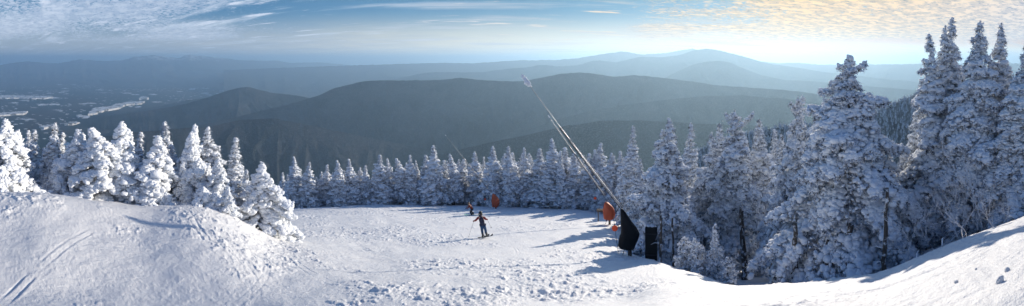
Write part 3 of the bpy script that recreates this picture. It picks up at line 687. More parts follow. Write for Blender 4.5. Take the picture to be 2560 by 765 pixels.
left = [
 ('G', 0, -60, 330, 17.6, 1.60, None), ('S', 2, -30, 345, 20.8, 1.46, None),
 ('G', 0, 14, 296, 18.0, 1.68, 'broad white rimed spruce at the left edge with a tall knobbly tip'),
 ('G', 4, 47, 325, 20.0, 1.60, 'small rimed spruce tip right behind the broad spruce at the left edge'),
 ('S', 1, 69, 324, 23.2, 1.76, 'left of two thin frosted spruces behind the left rim, near the left edge'),
 ('S', 0, 87, 327, 22.4, 1.61, 'right of two thin frosted spruces behind the left rim, beside bare twigs'),
 ('S', 1, 111, 369, 21.6, 2.05, 'short frosted spruce between bare twigs and the tall pointed spruce'),
 ('S', 0, 136, 308, 20.0, 1.68, 'tall pointed rimed spruce with its side in shade, above bare twigs'),
 ('S', 1, 157, 330, 20.8, 1.90, 'slim rimed spruce leaning on the right side of the tall pointed spruce'),
 ('G', 2, 189, 322, 18.8, 1.84, 'double tipped rimed spruce with the lower tip on its right'),
 ('G', 4, 204, 333, 19.2, 1.75, 'narrow rimed spruce hugging the right flank of the double tipped one'),
 ('S', 2, 229, 319, 20.8, 1.46, 'frosted spruce with a blunt tip behind the hook topped spruce'),
 ('G', 1, 268, 309, 17.6, 1.94, 'large hook topped rimed spruce bowing to the right over its neighbour'),
 ('G', 3, 302, 303, 18.0, 1.60, 'tallest fat rimed spruce touching the hooked tip, bulging on the right'),
 ('S', 1, 352, 329, 21.6, 1.90, 'thin jagged frosted spruce alone in the gap right of the fat spruce'),
 ('G', 2, 391, 339, 17.2, 1.99, 'stout rimed spruce with a bottle neck and swollen middle'),
 ('S', 0, 407, 304, 20.8, 1.61, 'tall rimed spruce with a lumpy head behind the bottle necked one'),
 ('S', 1, 429, 360, 19.2, 2.34, 'sloping shouldered rimed spruce just right of the bottle necked one'),
 ('G', 4, 460, 391, 17.6, 1.60, 'short narrow rimed pillar in front of the twin headed spruces'),
 ('G', 3, 476, 329, 18.0, 1.27, 'left and lower head of the twin rimed spruces'),
 ('G', 0, 489, 310, 18.6, 1.36, 'right and taller head of the twin rimed spruces'),
 ('S', 2, 520, 317, 19.2, 1.54, 'rimed spruce with a pointed cap and wide skirt left of the thin spire'),
 ('G', 4, 545, 400, 17.2, 1.92, 'low rimed spruce filling the skirt below the pointed cap'),
 ('S', 1, 587, 342, 18.4, 1.83, 'thin upright spire of a spruce with short stepped branches'),
 ('S', 0, 620, 425, 26.4, 1.76, 'small distant frosted spruce just right of the thin spire'),
 ('G', 4, 569, 466, 15.6, 2.08, 'small rimed bush like spruce on the mound below the thin spire'),
 ('G', 3, 656, 404, 17.8, 1.60, 'flat topped rimed spruce standing low on the mound edge by the piste'),
]
for k, i, px, yt, r, ws, lab in left:
    plant(*(GH if k == 'G' else SL)[i], px, yt, r, ws, lab or 'rimed spruce beyond the left edge', G_L)
LB = (ghost('rimed_bush', 220, h=1.6, rad=.85, lobes=26, taper=.5, rag=.4, knob=.3), 1.6)
for px, yt, r, lab in [(5, 418, 16.6, 'rounded rimed bush at the left edge below the broad spruce'), (148, 440, 18, 'rimed bush low behind the left rim'), (329, 472, 16.6, 'rimed bush at the right foot of the fat spruce'), (373, 471, 16.5, 'rimed bush in the dip between the fat and the bottle necked spruce'),
                       (402, 468, 16.2, 'rimed bush on the rim in front of the bottle necked spruce'), (508, 470, 15.8, 'rimed bush behind the crown of the small snow hump'), (540, 484, 15.8, 'rimed bush on the slope left of the low spruce'), (698, 535, 18.2, 'rimed bush at the right foot of the flat topped spruce')]:
    plant(*LB, px, yt, r, 1.0, lab, 'low rimed bushes on the left rim', cat='bush')
for px, yt, r in [(98, 410, 18.5), (118, 420, 18), (228, 450, 17.5)]:
    plant(SH[px % 3], 2.2, px, yt, r, 1.0, 'bare brown twiggy bush %s' % {98: 'left of the tall pointed spruce', 118: 'under the tall pointed spruce', 228: 'under the hook topped spruce'}[px], 'bare twigs on the left rim', cat='bush')
for i in range(26):
    px = -40 + i * 27 + rng.uniform(-8, 8)
    plant(*BK[i % 6], px, rng.uniform(400, 440), rng.uniform(24, 36), 1.4, 'shaded frosted spruce standing behind the rimed group on the left rim', 'shaded spruces behind the left rim', sink=.3)

# right hand forest
G_R = 'snow laden spruces right of the piste'
B = [(spruce('snowy_spruce', 400, h=9, rad=3.6, pil=1.8, dens=99, blob=0.091, nb=8, lod=1, whorl=.42, leafn=5, bare=.10, ragged=.35, gap=.10, droop=.75, flatpad=.5, drip=.3), 9),
     (spruce('snowy_spruce', 401, h=9, rad=2.4, pil=1.8, dens=93, blob=0.084, nb=8, lod=1, whorl=.36, leafn=5, bare=.22, ragged=.40, gap=.15, droop=.7, flatpad=.5), 9),
     (spruce('snowy_spruce', 402, h=9, rad=1.7, pil=1.8, dens=111, blob=0.076, nb=7, lod=1, whorl=.30, leafn=4, bare=.10, ragged=.35, gap=.12, droop=.6), 9),
     (spruce('snowy_spruce', 403, h=9, rad=2.9, pil=1.8, dens=86, blob=0.084, nb=8, lod=1, whorl=.42, leafn=5, bare=.26, ragged=.5, gap=.2, droop=.8, flatpad=.5, bend=-.04), 9),
     (spruce('snowy_spruce', 404, h=9, rad=2.7, pil=1.8, dens=93, blob=0.084, nb=8, lod=1, whorl=.36, leafn=4, bare=.2, ragged=.45, gap=.12, droop=.7, flatpad=.5, arms=[(7.9, .2, 1.0, 1.1), (8.2, 2.9, .7, .9)]), 9)]
right = [(2, 1580, 314, 32, 1.15, 'slender pointed snowy spruce left of the big one by the snow guns'),
 (0, 1668, 299, 20.5, 1.0, 'big bushy snow laden spruce beside the black covered snow gun'),
 (2, 1725, 307, 28, 1.15, 'pointed snowy spruce in shade just right of the big one by the snow guns'),
 (3, 1768, 322, 24, .9, 'ragged frosted spruce with hanging twigs left of the forked top spruce'),
 (1, 1802, 310, 25, 1.0, 'thin topped frosted spruce touching the forked top spruce'),
 (4, 1838, 272, 22, 1.05, 'forked top snowy spruce with a drooping snow skirt'),
 (1, 1907, 298, 24, 1.05, 'snowy spruce right of the forked top one with a flat side branch'),
 (2, 1932, 324, 28, 1.2, 'small snowy spruce tip next to the spruce with the flat side branch'),
 (3, 1870, 345, 26, 1.0, 'lower snowy spruce between the forked top one and its right neighbour'),
 (3, 1965, 330, 19, .95, 'snowy spruce low in front of the leaning top companion'),
 (4, 1987, 240, 17.5, .8, 'double tipped spruce just left of the biggest snow laden spruce'),
 (1, 2195, 330, 17, 1.0, 'fine branched frosted spruce right behind the biggest spruce'),
 (2, 2222, 380, 16, 1.2, 'low frosted spruce between the biggest spruce and the tall right group'),
 (3, 1640, 400, 26, 1.0, 'shaded frosted spruce behind the left side of the big one by the snow guns'),
 (1, 1600, 395, 27, 1.1, 'frosted spruce between the slender pointed one and the big one'),
]
for i, px, yt, r, ws, lab in right: plant(*B[i], px, yt, r, ws, lab, G_R)
hero = spruce('snowy_spruce', 500, h=9, rad=5.8, pil=2.4, dens=105, blob=0.087, nb=9, lod=1, whorl=.44, leafn=4, bare=.17, ragged=.28, gap=.10, droop=.8, flatpad=.5, power=.95, bend=.012,
              arms=[(7.15, .15, 1.75, .12), (7.2, -.1, 1.5, .12), (6.9, 3.2, 1.55, .10), (7.6, 3.0, 1.15, .12), (8.3, .2, .8, .7)], trunks=[(-1.9, .3, 4.5), (1.6, -.2, 4.2), (.7, .5, 4)], drip=.3)
plant(hero, 9, 2118, 138, 14.2, 1.0, 'biggest snow laden spruce, with long arms either side below its broken leaning tip', G_R, rot=-.98)
T_ = [(spruce('snowy_spruce', 510 + i, h=10, rad=R_, dens=100, blob=.088, nb=9, lod=1, whorl=.40, leafn=3, pil=1.8, bare=.05, ragged=.38, gap=.12, droop=.7, flatpad=.5, power=.9, drip=.3), 10) for i, R_ in enumerate((2.3, 1.9, 3.3))]
for i, px, yt, r, ws, lab in [(0, 2328, 86, 15.5, 1.1, 'leftmost of the tall spruces at the right edge, with a stubby left arm'),
                              (1, 2366, 62, 16, 1.0, 'left one of the close twin spires in the tall right group'),
                              (0, 2384, 47, 16.5, 1.0, 'right and taller one of the close twin spires in the tall right group'),
                              (2, 2447, 50, 14.5, 1.0, 'full skirted pointed spruce in the middle of the tall right group'),
                              (1, 2513, 56, 15.5, 1.25, 'knobbly topped spruce just left of the right edge'),
                              (2, 2558, 108, 13, 1.1, 'drooping spruce cut by the right edge of the view'),
                              (0, 2610, 60, 14, 1.2, 'spruce beyond the right edge'),
                              (2, 2300, 250, 18, .9, 'shaded spruce low on the left flank of the tall right group'),
                              (0, 2415, 200, 19, 1.1, 'shaded spruce behind the gap in the tall right group'),
                              (2, 2480, 260, 17, 1.0, 'shaded spruce under the knobbly topped spruce')]:
    plant(*T_[i], px, yt, r, ws, lab, 'tall spruces at the right edge')
DK = [(spruce('snowy_spruce', 440 + i, h=8, rad=1.6 + .3 * i, dens=26, blob=.12, nb=8, lod=0, whorl=.36, leafn=14, bare=.16, ragged=.45, gap=.1, drip=.1), 8) for i in range(3)]
for i in range(70):
    px = 1590 + i * 14.5 + rng.uniform(-6, 6); r = rng.uniform(29, 50)
    plant(*DK[i % 3], px, rng.uniform(395, 470) - 120 * sstep(px, 2150, 2500), r, 1.2, 'shaded frosted spruce deep in the forest right of the piste', 'spruces deep in the right hand forest', sink=.3)
# trees further up the bank, beyond the frame, whose shade falls over the slope
for i, (px, yt, r) in enumerate([(2680, 40, 15), (2760, 60, 17), (2850, 20, 19), (2960, 30, 16)]):
    plant(*T_[i % 3], px, yt, r, 1.1, 'spruce standing past the right edge', 'spruces past the right edge')

# bare trunks and frosted saplings in the right hand forest
def stem(px, r, ybot, ytop, rad, lean, label):
    p0 = at(px, ybot, r); p1 = at(px + lean, ytop, r); p0.z = min(p0.z, gz(p0)) - .3
    n = 9; pts = [p0.lerp(p1, k / (n - 1)) + Vector((rng.normal(0, .02), rng.normal(0, .02), 0)) for k in range(n)]
    root = empty('bare_tree', p0)
    q = np.array([tuple(p - p0) for p in pts])
    parts = [tube(q, np.linspace(rad, rad * .6, n), 10)]
    mesh_np('trunk', *join(parts), M_BARK, True, root)
    for k in range(7):
        b = q[rng.integers(2, n)]; a = rng.uniform(0, 6.28); L = rng.uniform(.3, .9)
        mesh_np('branch', *tube([b, b + [math.cos(a) * L * .6, math.sin(a) * L * .6, -.05], b + [math.cos(a) * L, math.sin(a) * L, -.2]], [.018, .012, .005], 5, False), M_TWIG, True, root)
    tag(root, label, 'tree', 'bare trunks in the right hand forest')
stem(2210, 10.6, 690, 470, .085, 6, 'straight black bare trunk standing alone right of the biggest spruce')
stem(1990, 12.5, 700, 560, .13, -4, 'thick dark trunk below the left skirt of the biggest spruce')
stem(2066, 12.2, 700, 600, .09, 4, 'thin pale brown trunk left of the stoutest trunk under the biggest spruce')
stem(2090, 12.4, 700, 590, .07, -10, 'thin slanting dark trunk beside the stoutest trunk')
stem(2116, 12.0, 700, 560, .16, 12, 'stoutest dark trunk below the biggest spruce, leaning slightly right')
stem(1650, 16.8, 655, 540, .085, 2, 'dark trunk right beside the black padded panel')
stem(1684, 17.5, 660, 545, .07, -3, 'dark trunk under the big spruce, a little right of the padded panel')
stem(1862, 19, 690, 520, .20, -8, 'grey thick trunk in the shaded hollow behind the small saplings')
stem(1948, 23, 660, 560, .12, 0, 'short dark trunk on the shaded snow of the hollow')
stem(1820, 26, 645, 470, .10, 3, 'slim dark trunk at the back of the shaded hollow')
FS = [shrub('frosted_sapling', 310, h=3.4, n0=3, spread=.45, depth=5, thick=.019), shrub('frosted_sapling', 311, h=3.4, n0=4, spread=.6, depth=5, thick=.017)]
for k, px, yt, r, ws, lab in [(0, 2448, 300, 12.5, 1.0, 'white forked sapling in front of the tall spruces at the right edge'), (1, 2405, 380, 12, 1.0, 'spreading frosted sapling low in front of the tall right group'), (1, 2340, 420, 12.5, 1.1, 'frosted brown sapling at the left foot of the tall right group'),
                              (0, 2270, 470, 11, 1.0, 'frosted twiggy sapling right of the bare black trunk'), (1, 2170, 480, 13, .9, 'frosted twiggy sapling below the right skirt of the biggest spruce'), (0, 1815, 585, 12.6, .7, 'thin leafless sapling standing behind the small snowy spruce'),
                              (0, 1893, 380, 21, .8, 'fine frosted sapling between the forked top spruce and the biggest one'), (1, 1755, 400, 21, .9, 'frosted sapling right of the big spruce by the snow guns'), (1, 2490, 450, 10.5, .8, 'frosted sapling low at the right edge of the forest')]:
    plant(FS[k], 3.4, px, yt, r, ws, lab, 'frosted saplings in the right hand forest', cat='sapling')
SM = [(spruce('snowy_young_spruce', 420, h=1.9, rad=.42, dens=420, blob=.035, nb=7, lod=1, whorl=.11, leafn=3, bare=.06, ragged=.35, droop=.5, gap=.15), 1.9),
      (spruce('snowy_young_spruce', 421, h=1.2, rad=.5, dens=330, blob=.038, nb=6, lod=1, whorl=.15, leafn=3, bare=.05, ragged=.5, droop=-.1, gap=.25, power=.5), 1.2)]
for k, px, yt, r, ws, lab in [(0, 1790, 562, 13.2, 1.0, 'small pointed snowy spruce standing alone at the edge of the hollow'), (1, 1711, 596, 14.2, 1.0, 'left of two small open snowy spruces at the edge below the big one'), (1, 1736, 600, 13.8, .9, 'right of two small open snowy spruces at the edge below the big one'),
                              (1, 1745, 612, 13.3, .8, 'lowest small snowy spruce beside the two open ones'), (1, 1818, 645, 12.3, .9, 'tiny snowy spruce at the right foot of the small pointed one')]:
    plant(*SM[k], px, yt, r, ws, lab, 'small snowy spruces at the edge of the hollow')

# ---
# the far snowy wood on the right hand hill: one mass of small conifers
hs = bpy.data.objects['snowy_spruce_hill'].data; co = np.empty(len(hs.vertices) * 3, np.float32); hs.vertices.foreach_get('co', co); co = co.reshape(-1, 3)
nn = 7000; rg = np.random.default_rng(9)
rr_ = np.hypot(co[:, 0], co[:, 1]); pxs = CX + F * np.arctan2(co[:, 0], co[:, 1])
cand = np.where((rr_ < 500) & (pxs > 1700) & (co[:, 2] > -170))[0]
pick = co[rg.choice(cand, nn)] + rg.uniform(-2.5, 2.5, (nn, 3)) * [1, 1, 0]
K = 6; th = np.arange(K) * 2 * math.pi / K
hh = rg.uniform(4, 8.5, nn); ww = hh * rg.uniform(.14, .22, nn)
rings = [(0, .8), (.3, 1.0), (.34, .62), (.62, .66), (.66, .36), (.96, .12)]
V = []
for z_, w_ in rings:
    a = th[None] + rg.uniform(0, 6, (nn, 1)); jit = rg.uniform(.7, 1.3, (nn, K))
    V.append(np.stack([pick[:, :1] + np.cos(th)[None] * ww[:, None] * w_ * jit, pick[:, 1:2] + np.sin(th)[None] * ww[:, None] * w_ * jit, pick[:, 2:3] + (z_ * hh)[:, None] + rg.uniform(-.15, .15, (nn, K)) - 1], -1))
V = np.stack(V, 1).reshape(nn, -1, 3)
bf_ = np.array([(i * K + j, i * K + (j + 1) % K, (i + 1) * K + (j + 1) % K, (i + 1) * K + j) for i in range(len(rings) - 1) for j in range(K)])
F_ = (bf_[None] + (np.arange(nn) * V.shape[1])[:, None, None]).reshape(-1, 4)
m, t = material('far_snowy_conifers'); o_ = t.n('ShaderNodeNewGeometry').outputs['Position']
finish(t, t.mix(t.ramp(t.noise(o_, .8, 4, .7), .34, .52), (.14, .16, .16), (.72, .75, .80)), .9)
o = mesh_np('distant_forest', V.reshape(-1, 3), F_, m, False); tag(o, 'far snowy conifer wood covering the hill on the right', 'forest', kind='stuff')

# ------------------------------------------------------------------ snowmaking lances, panel, markers
M_ALU = plain('aluminium_tube', (.34, .35, .37), .42, .8, 30, .12)
M_HOSE = plain('black_rubber', (.03, .03, .035), .6, 0, 30, .3)
M_BLACK = plain('black_vinyl', (.008, .010, .014), .62, 0, 3, .4, .3)
M_BLACK.node_tree.nodes['Principled BSDF'].inputs['Specular IOR Level'].default_value = .12
M_ORANGE = plain('orange_vinyl', (.50, .085, .03), .6, 0, 4, .2, .3)
M_DISC = plain('orange_disc', (.85, .10, .03), .5, 0, 4, .1)
M_WOOD = plain('weathered_timber', (.09, .065, .05), .85, 0, 14, .4, .6)
M_PANEL = plain('black_pad', (.006, .006, .007), .75, 0, 6, .4, .2)

def cover_mesh(prof, folds, seed, n=40, rel=(0, 0, 0)):
    """draped bag: prof = (z, centre x, half width x, half depth y)"""
    rg = np.random.default_rng(seed); P_ = np.array(prof, float)
    zz = np.linspace(0, 1, 26); tt = np.linspace(0, 1, len(P_)); Q = np.array([np.interp(zz, tt, P_[:, i]) for i in range(4)]).T
    th = np.arange(n) * 2 * math.pi / n; ph = rg.uniform(0, 6.28, 4)
    V = []
    for i, (z, cx, wx, wy) in enumerate(Q):
        w = 1 + folds * (np.sin(th * 5 + ph[0] + z * 2.5) * .5 + np.sin(th * 9 + ph[1] - z * 4) * .35 + np.sin(th * 3 + z * 5 + ph[2]) * .4)
        cxx = np.sign(np.cos(th)) * np.abs(np.cos(th)) ** .8; syy = np.sign(np.sin(th)) * np.abs(np.sin(th)) ** .8
        V.append(np.stack([cx + wx * w * cxx, wy * w * syy, np.full(n, z) + .012 * np.sin(th * 4 + z * 9)], -1))
    V = np.concatenate(V); m = len(Q)
    i = np.arange(m - 1)[:, None]; j = np.arange(n)[None]; j2 = (j + 1) % n
    f = np.stack([i * n + j, i * n + j2, (i + 1) * n + j2, (i + 1) * n + j], -1).reshape(-1, 4)[:, ::-1]
    c0, c1 = m * n, m * n + 1; V = np.concatenate([V, [[Q[0, 1], 0, Q[0, 0]]], [[Q[-1, 1], 0, Q[-1, 0]]]])
    jj = np.arange(0, n, 2)
    f = np.concatenate([f, np.stack([np.full_like(jj, c0), jj, (jj + 1) % n, (jj + 2) % n], -1), np.stack([np.full_like(jj, c1), (m - 1) * n + (jj + 2) % n, (m - 1) * n + (jj + 1) % n, (m - 1) * n + jj], -1)])
    return V, f

def lance(foot, boom0, tip, label, cmat, prof, group, second=None, frost=.25, pr=.045, post=(.05, .09), folds=.07):
    root = empty('snowmaking_lance', foot); az_ = -math.atan2(foot.x, foot.y)
    root.rotation_euler = (0, 0, az_); Ri = Matrix.Rotation(-az_, 3, 'Z')
    L = lambda p: np.array(Ri @ (Vector(p) - foot))
    a, b = L(boom0), L(tip); d = (b - a) / np.linalg.norm(b - a); side = np.cross(d, [0, 1, 0]); side /= np.linalg.norm(side)
    n = 24; s = np.linspace(0, 1, n)[:, None]; sag = (s * (1 - s)) * np.array([0, 0, -.22])
    base = a + (b - a) * s + sag
    mesh_np('boom', *join([tube(base, np.interp(s[:, 0], [0, .6, .61, 1], [pr, pr * .9, pr * .6, pr * .45]), 10)]), M_ALU, True, root)
    e = a + (b - a) * .62
    o2 = side * pr * 2.6
    sp = np.linspace(0, 1, 16)[:, None]
    mesh_np('hose', *tube(a + o2 + (e - a - o2 * .4) * sp + sag[:16] * .6, pr * .55, 8), M_HOSE, True, root)
    mesh_np('strut', *tube(np.array([a - o2 * .9, a + (b - a) * .28 - o2 * .7, a + (b - a) * .52 - o2 * .1]), pr * .5, 8), M_ALU, True, root)
    for q in (.12, .3, .48, .61):
        c = a + (b - a) * q
        mesh_np('clamp', *tube(np.array([c - o2 * 1.1, c + o2 * 1.1]), pr * .38, 6), M_HOSE, True, root)
    if frost:
        rg = np.random.default_rng(7); k = 130; q = rg.random(k)
        c = b - d * .1 + d * (q * frost * 2.6)[:, None] + rg.normal(0, 1, (k, 3)) * (frost * .20 * (1.1 - q * .75))[:, None]
        mesh_np('frosted_nozzle', *clumps(rg, c, rg.uniform(.03, .085, k) * frost * 3, 1, 1.0, .4), M_RIME, True, root)
    V, f = cover_mesh(prof, folds, len(label)); mesh_np('cover', V, f, cmat, True, root)
    zt = prof[0][0]; xx = prof[0][1]
    lo = min(p[0] for p in prof)
    mesh_np('post', *tube(np.array([(xx + .06, 0, -.5), (xx + .06, 0, lo + .15)]), post[1], 4), M_WOOD, False, root)
    for sx in (-1, 1):
        mesh_np('leg', *tube(np.array([(xx + sx * .30 - .1, -.12, -.25), (xx + sx * .12, -.02, lo + .25)]), .018, 6), M_HOSE, True, root)
    return tag(root, label, 'snow gun', group)

G_L2 = 'covered snowmaking lances along the piste'
f1 = at(1572, 634, 17.6); f1.z = gz(f1)
b1 = at(1556, 520, 17.5); t1 = at(1322, 210, 20.5)
u = 17.6 / F
lance(f1, b1, t1, 'tall snowmaking lance rising from a black vinyl cover beside the piste', M_BLACK,
      [(.46, -.02, .20, .14), (.44, -.06, .34, .22), (.60, -.10, .44, .28), (.95, .02, .50, .31), (1.15, .07, .48, .31), (1.45, .0, .38, .27), (1.85, -.16, .26, .20), (2.25, -.30, .12, .12), (2.42, -.36, .05, .06)], G_L2, frost=.30, pr=.036)
f2 = at(1522, 534, 33); f2.z = gz(f2); b2 = at(1513, 490, 33); t2 = at(1373, 292, 35)
lance(f2, b2, t2, 'snowmaking lance with an orange vinyl cover, the nearer of two orange ones', M_ORANGE,
      [(.45, 0, .35, .28), (.50, 0, .50, .36), (.9, .02, .58, .40), (1.3, .0, .56, .38), (1.65, -.08, .40, .30), (1.95, -.22, .22, .2), (2.05, -.28, .08, .08)], G_L2, frost=.11, pr=.042, folds=.06)
f3 = at(1238, 513, 48); f3.z = gz(f3); b3 = at(1229, 482, 48); t3 = at(1114, 338, 49.5)
lance(f3, b3, t3, 'snowmaking lance with an orange cover at the far treeline behind the skiers', M_ORANGE,
      [(.30, 0, .25, .2), (.35, 0, .42, .36), (.8, .05, .52, .42), (1.2, .06, .56, .42), (1.6, -.06, .40, .32), (1.95, -.2, .2, .2), (2.1, -.3, .08, .08)], G_L2, frost=.07, pr=.03)
# horizontal timber and box behind the nearer orange cover
p = at(1506, 527, 33.4)
root = empty('timber_platform', p); root.rotation_euler = (0, 0, -.26)
def bx(x0, x1, y0, y1, z0, z1):
    v = [(x, y, z) for x in (x0, x1) for y in (y0, y1) for z in (z0, z1)]
    return np.array(v), np.array([(0, 1, 3, 2), (4, 6, 7, 5), (0, 4, 5, 1), (2, 3, 7, 6), (0, 2, 6, 4), (1, 5, 7, 3)])
mesh_np('plank', *bx(-.55, .55, -.2, .2, -.02, .12), M_WOOD, False, root)
for sx in (-.4, .4): mesh_np('leg', *bx(sx - .05, sx + .05, -.06, .06, -1.0, -.023), M_WOOD, False, root)
tag(root, 'low dark timber platform under the nearer orange covered lance', 'platform')

# orange warning discs hung on thin ropes
def disc_rope(px0, y0, r0, px1, y1, r1, q, rad, label):
    a, b = at(px0, y0, r0), at(px1, y1, r1); b.z = gz(b) - .03; c = a.lerp(b, q)
    ro = mesh_np('rope', *tube(np.array([a, a.lerp(b, .5) + Vector((0, 0, -.03)), b]), .012, 6), M_HOSE, True); tag(ro, 'dark thin rope ' + label[1], 'rope', 'ropes holding the warning discs')
    az_ = math.atan2(c.x, c.y); root = empty('warning_disc', c, -az_)
    V = []; n = 28; th = np.arange(n) * 2 * math.pi / n
    prof = [(-.022, 0.02), (-.022, .92), (-.012, 1.), (.012, 1.), (.022, .92), (.022, .02)]
    for (y, w) in prof: V.append(np.stack([rad * w * np.cos(th), np.full(n, y), rad * w * np.sin(th)], -1))
    V = np.concatenate(V); i = np.arange(5)[:, None]; j = np.arange(n)[None]; j2 = (j + 1) % n
    f = np.stack([i * n + j, i * n + j2, (i + 1) * n + j2, (i + 1) * n + j], -1).reshape(-1, 4)
    mesh_np('disc_plate', V - [0, .05, 0], f, M_DISC, False, root)
    mesh_np('hook', *tube(np.array([(0, -.02, rad * .9), (0, -.03, rad + .08)]), .012, 6), M_HOSE, True, root)
    tag(root, label[0], 'disc', 'orange warning discs')
disc_rope(1533, 540, 18.0, 1547, 622, 17.4, .30, .155, ('round orange disc hanging left of the black covered lance', 'with the near orange disc beside the black cover'))
disc_rope(1487, 470, 41, 1489, 520, 41, .38, .17, ('small round orange disc in the treeline left of the nearer orange cover', 'with the small orange disc in the treeline'))
disc_rope(1212, 484, 51, 1214, 512, 51, .4, .15, ('tiny round orange disc among the trees left of the far orange cover', 'with the tiny orange disc by the far orange cover'))

# tall black padded panel strapped between two posts
p = at(1628, 642, 18.2); g = gz(p); root = empty('padded_panel', (p.x, p.y, g), -math.atan2(p.x, p.y) - .1)
bm = bmesh.new()
w, hgt, th_, rr_ = .32, 1.83, .07, .09
out = []
for cx_, cz_, a0 in ((w - rr_, hgt - rr_, 0), (-w + rr_, hgt - rr_, 90), (-w + rr_, -.1 + rr_, 180), (w - rr_, -.1 + rr_, 270)):
    for k in range(6): a = math.radians(a0 + 18 * k); out.append((cx_ + rr_ * math.cos(a), cz_ + rr_ * math.sin(a)))
fr = [bm.verts.new((x, -th_, z)) for x, z in out]; bk = [bm.verts.new((x, th_, z)) for x, z in out]
bm.faces.new(fr); bm.faces.new(bk[::-1])
for k in range(len(out)): bm.faces.new((fr[k], bk[k], bk[(k + 1) % len(out)], fr[(k + 1) % len(out)]))
bmesh.ops.recalc_face_normals(bm, faces=bm.faces); bmesh.ops.bevel(bm, geom=[e for e in bm.edges if len(e.link_faces) == 2 and e.calc_face_angle() > 1.2], offset=.025, segments=3, affect='EDGES')
me = bpy.data.meshes.new('pad'); bm.to_mesh(me); bm.free(); me.materials.append(M_PANEL); o = bpy.data.objects.new('pad', me); C.objects.link(o); o.parent = root
for z_ in (.35, 1.45): mesh_np('strap', *bx(-w - .012, w + .012, -th_ - .006, th_ + .006, z_, z_ + .05), M_HOSE, False, root)
mesh_np('post', *tube(np.array([(.02, .16, -.4), (.02, .16, 1.7)]), .07, 8), M_WOOD, True, root)
rg = np.random.default_rng(3); k = 40
mesh_np('snow_cap', *clumps(rg, np.stack([rg.uniform(-.26, .26, k), rg.uniform(-.04, .04, k), rg.uniform(1.84, 1.87, k)], -1), rg.uniform(.02, .045, k), 1, .8), M_RIME, True, root)
tag(root, 'tall black padded panel with rounded corners standing under the big bushy spruce', 'padded panel')

# snow-coated broken sticks poking from the rim of the bank
for (px, y, r, lab) in [(2356, 604, 7.6, 'snow coated stick bent like an elbow on the rim of the right bank'), (2292, 634, 7.7, 'short snow coated stick on the rim, lower than the elbow shaped one')]:
    p = at(px, y, r); p.z = gz(p) - .03; h_ = .19 if px > 2300 else .12
    q = np.array([(0, 0, -.05), (-.01, 0, h_ * .6), (0.0, 0, h_), (.10, .02, h_ * .8), (.24, .05, h_ * .45)])
    o = mesh_np('broken_stick', *tube(q, [.018, .016, .018, .016, .01], 8), M_TWIG, True); o.location = p; tag(o, lab, 'stick')
# loose lumps of snow rolled on to the slope
rg = np.random.default_rng(77)
for i, (px, y, r, s_) in enumerate([(2518, 694, 3.15, .026), (2498, 738, 2.85, .030), (2390, 745, 3.3, .018), (2440, 700, 3.6, .014)]):
    p = at(px, y, r); g = gz(p) + float(relief(np.array([p.x]), np.array([p.y]))[0]); V, f = clumps(rg, np.array([[0, 0, 0.]]), np.array([s_]), 2, .8, .3)
    o = mesh_np('snow_lump', V, f, M_PISTE); o.location = (p.x, p.y, g + s_ * .4)
    tag(o, ['larger loose snow lump on the right bank near the frame edge', 'flattish loose snow lump at the bottom of the right bank', 'small loose snow lump low on the right bank, further left', 'smallest loose snow lump above the others on the right bank'][i], 'snow lump', 'loose snow lumps')

# ------------------------------------------------------------------ skiers
def skin(name, pts, edges, mat, parent, root=0, sub=2):
    """grow one smooth surface over a jointed skeleton; pts = (x, y, z, radius)"""
    me = bpy.data.meshes.new(name); me.from_pydata([p[:3] for p in pts], edges, [])
    o = bpy.data.objects.new(name, me); C.objects.link(o)
    md = o.modifiers.new('s', 'SKIN'); md.use_smooth_shade = True
    for i, p in enumerate(pts):
        r = p[3]; me.skin_vertices[0].data[i].radius = (r, r) if not isinstance(r, tuple) else r
        me.skin_vertices[0].data[i].use_root = (i == root)
    ms = o.modifiers.new('d', 'SUBSURF'); ms.levels = sub; ms.render_levels = sub
    dg = bpy.context.evaluated_depsgraph_get(); m2 = bpy.data.meshes.new_from_object(o.evaluated_get(dg))
    o.modifiers.clear(); o.data = m2; m2.materials.clear(); m2.materials.append(mat)
    for p in m2.polygons: p.use_smooth = True
    o.parent = parent; return o
def lerp3(a, b, t): return tuple(a[i] + (b[i] - a[i]) * t for i in range(3))
M_SKINC = plain('skin', (.55, .34, .25), .5, 0, 20, .05)
M_NAVY = plain('navy_cloth', (.012, .014, .045), .75, 0, 25, .3, .3); M_RED = plain('red_cloth', (.19, .008, .014), .7, 0, 25, .2, .3)
M_BLUEP = plain('blue_trousers', (.015, .06, .15), .75, 0, 25, .2, .3); M_RUST = plain('rust_red_cloth', (.16, .02, .010), .7, 0, 25, .2, .3)
M_BLK = plain('black_cloth', (.012, .011, .014), .7, 0, 25, .3, .3); M_HELM = plain('helmet_shell', (.012, .013, .018), .3, 0, 10, .2)
M_BOOT = plain('boot_shell', (.05, .05, .055), .4, 0, 10, .2); M_GLASS = plain('goggle_lens', (.03, .06, .07), .1, .3, 5, .1)
M_SKIB = plain('ski_topsheet', (.03, .03, .035), .35, 0, 6, .4); M_SKIG = plain('green_ski_topsheet', (.05, .38, .28), .35, 0, 6, .2)
M_POLE = plain('pole_shaft', (.10, .10, .11), .4, .6, 6, .2); M_STRIPE = plain('white_piping', (.75, .78, .82), .7, 0, 6, .05)

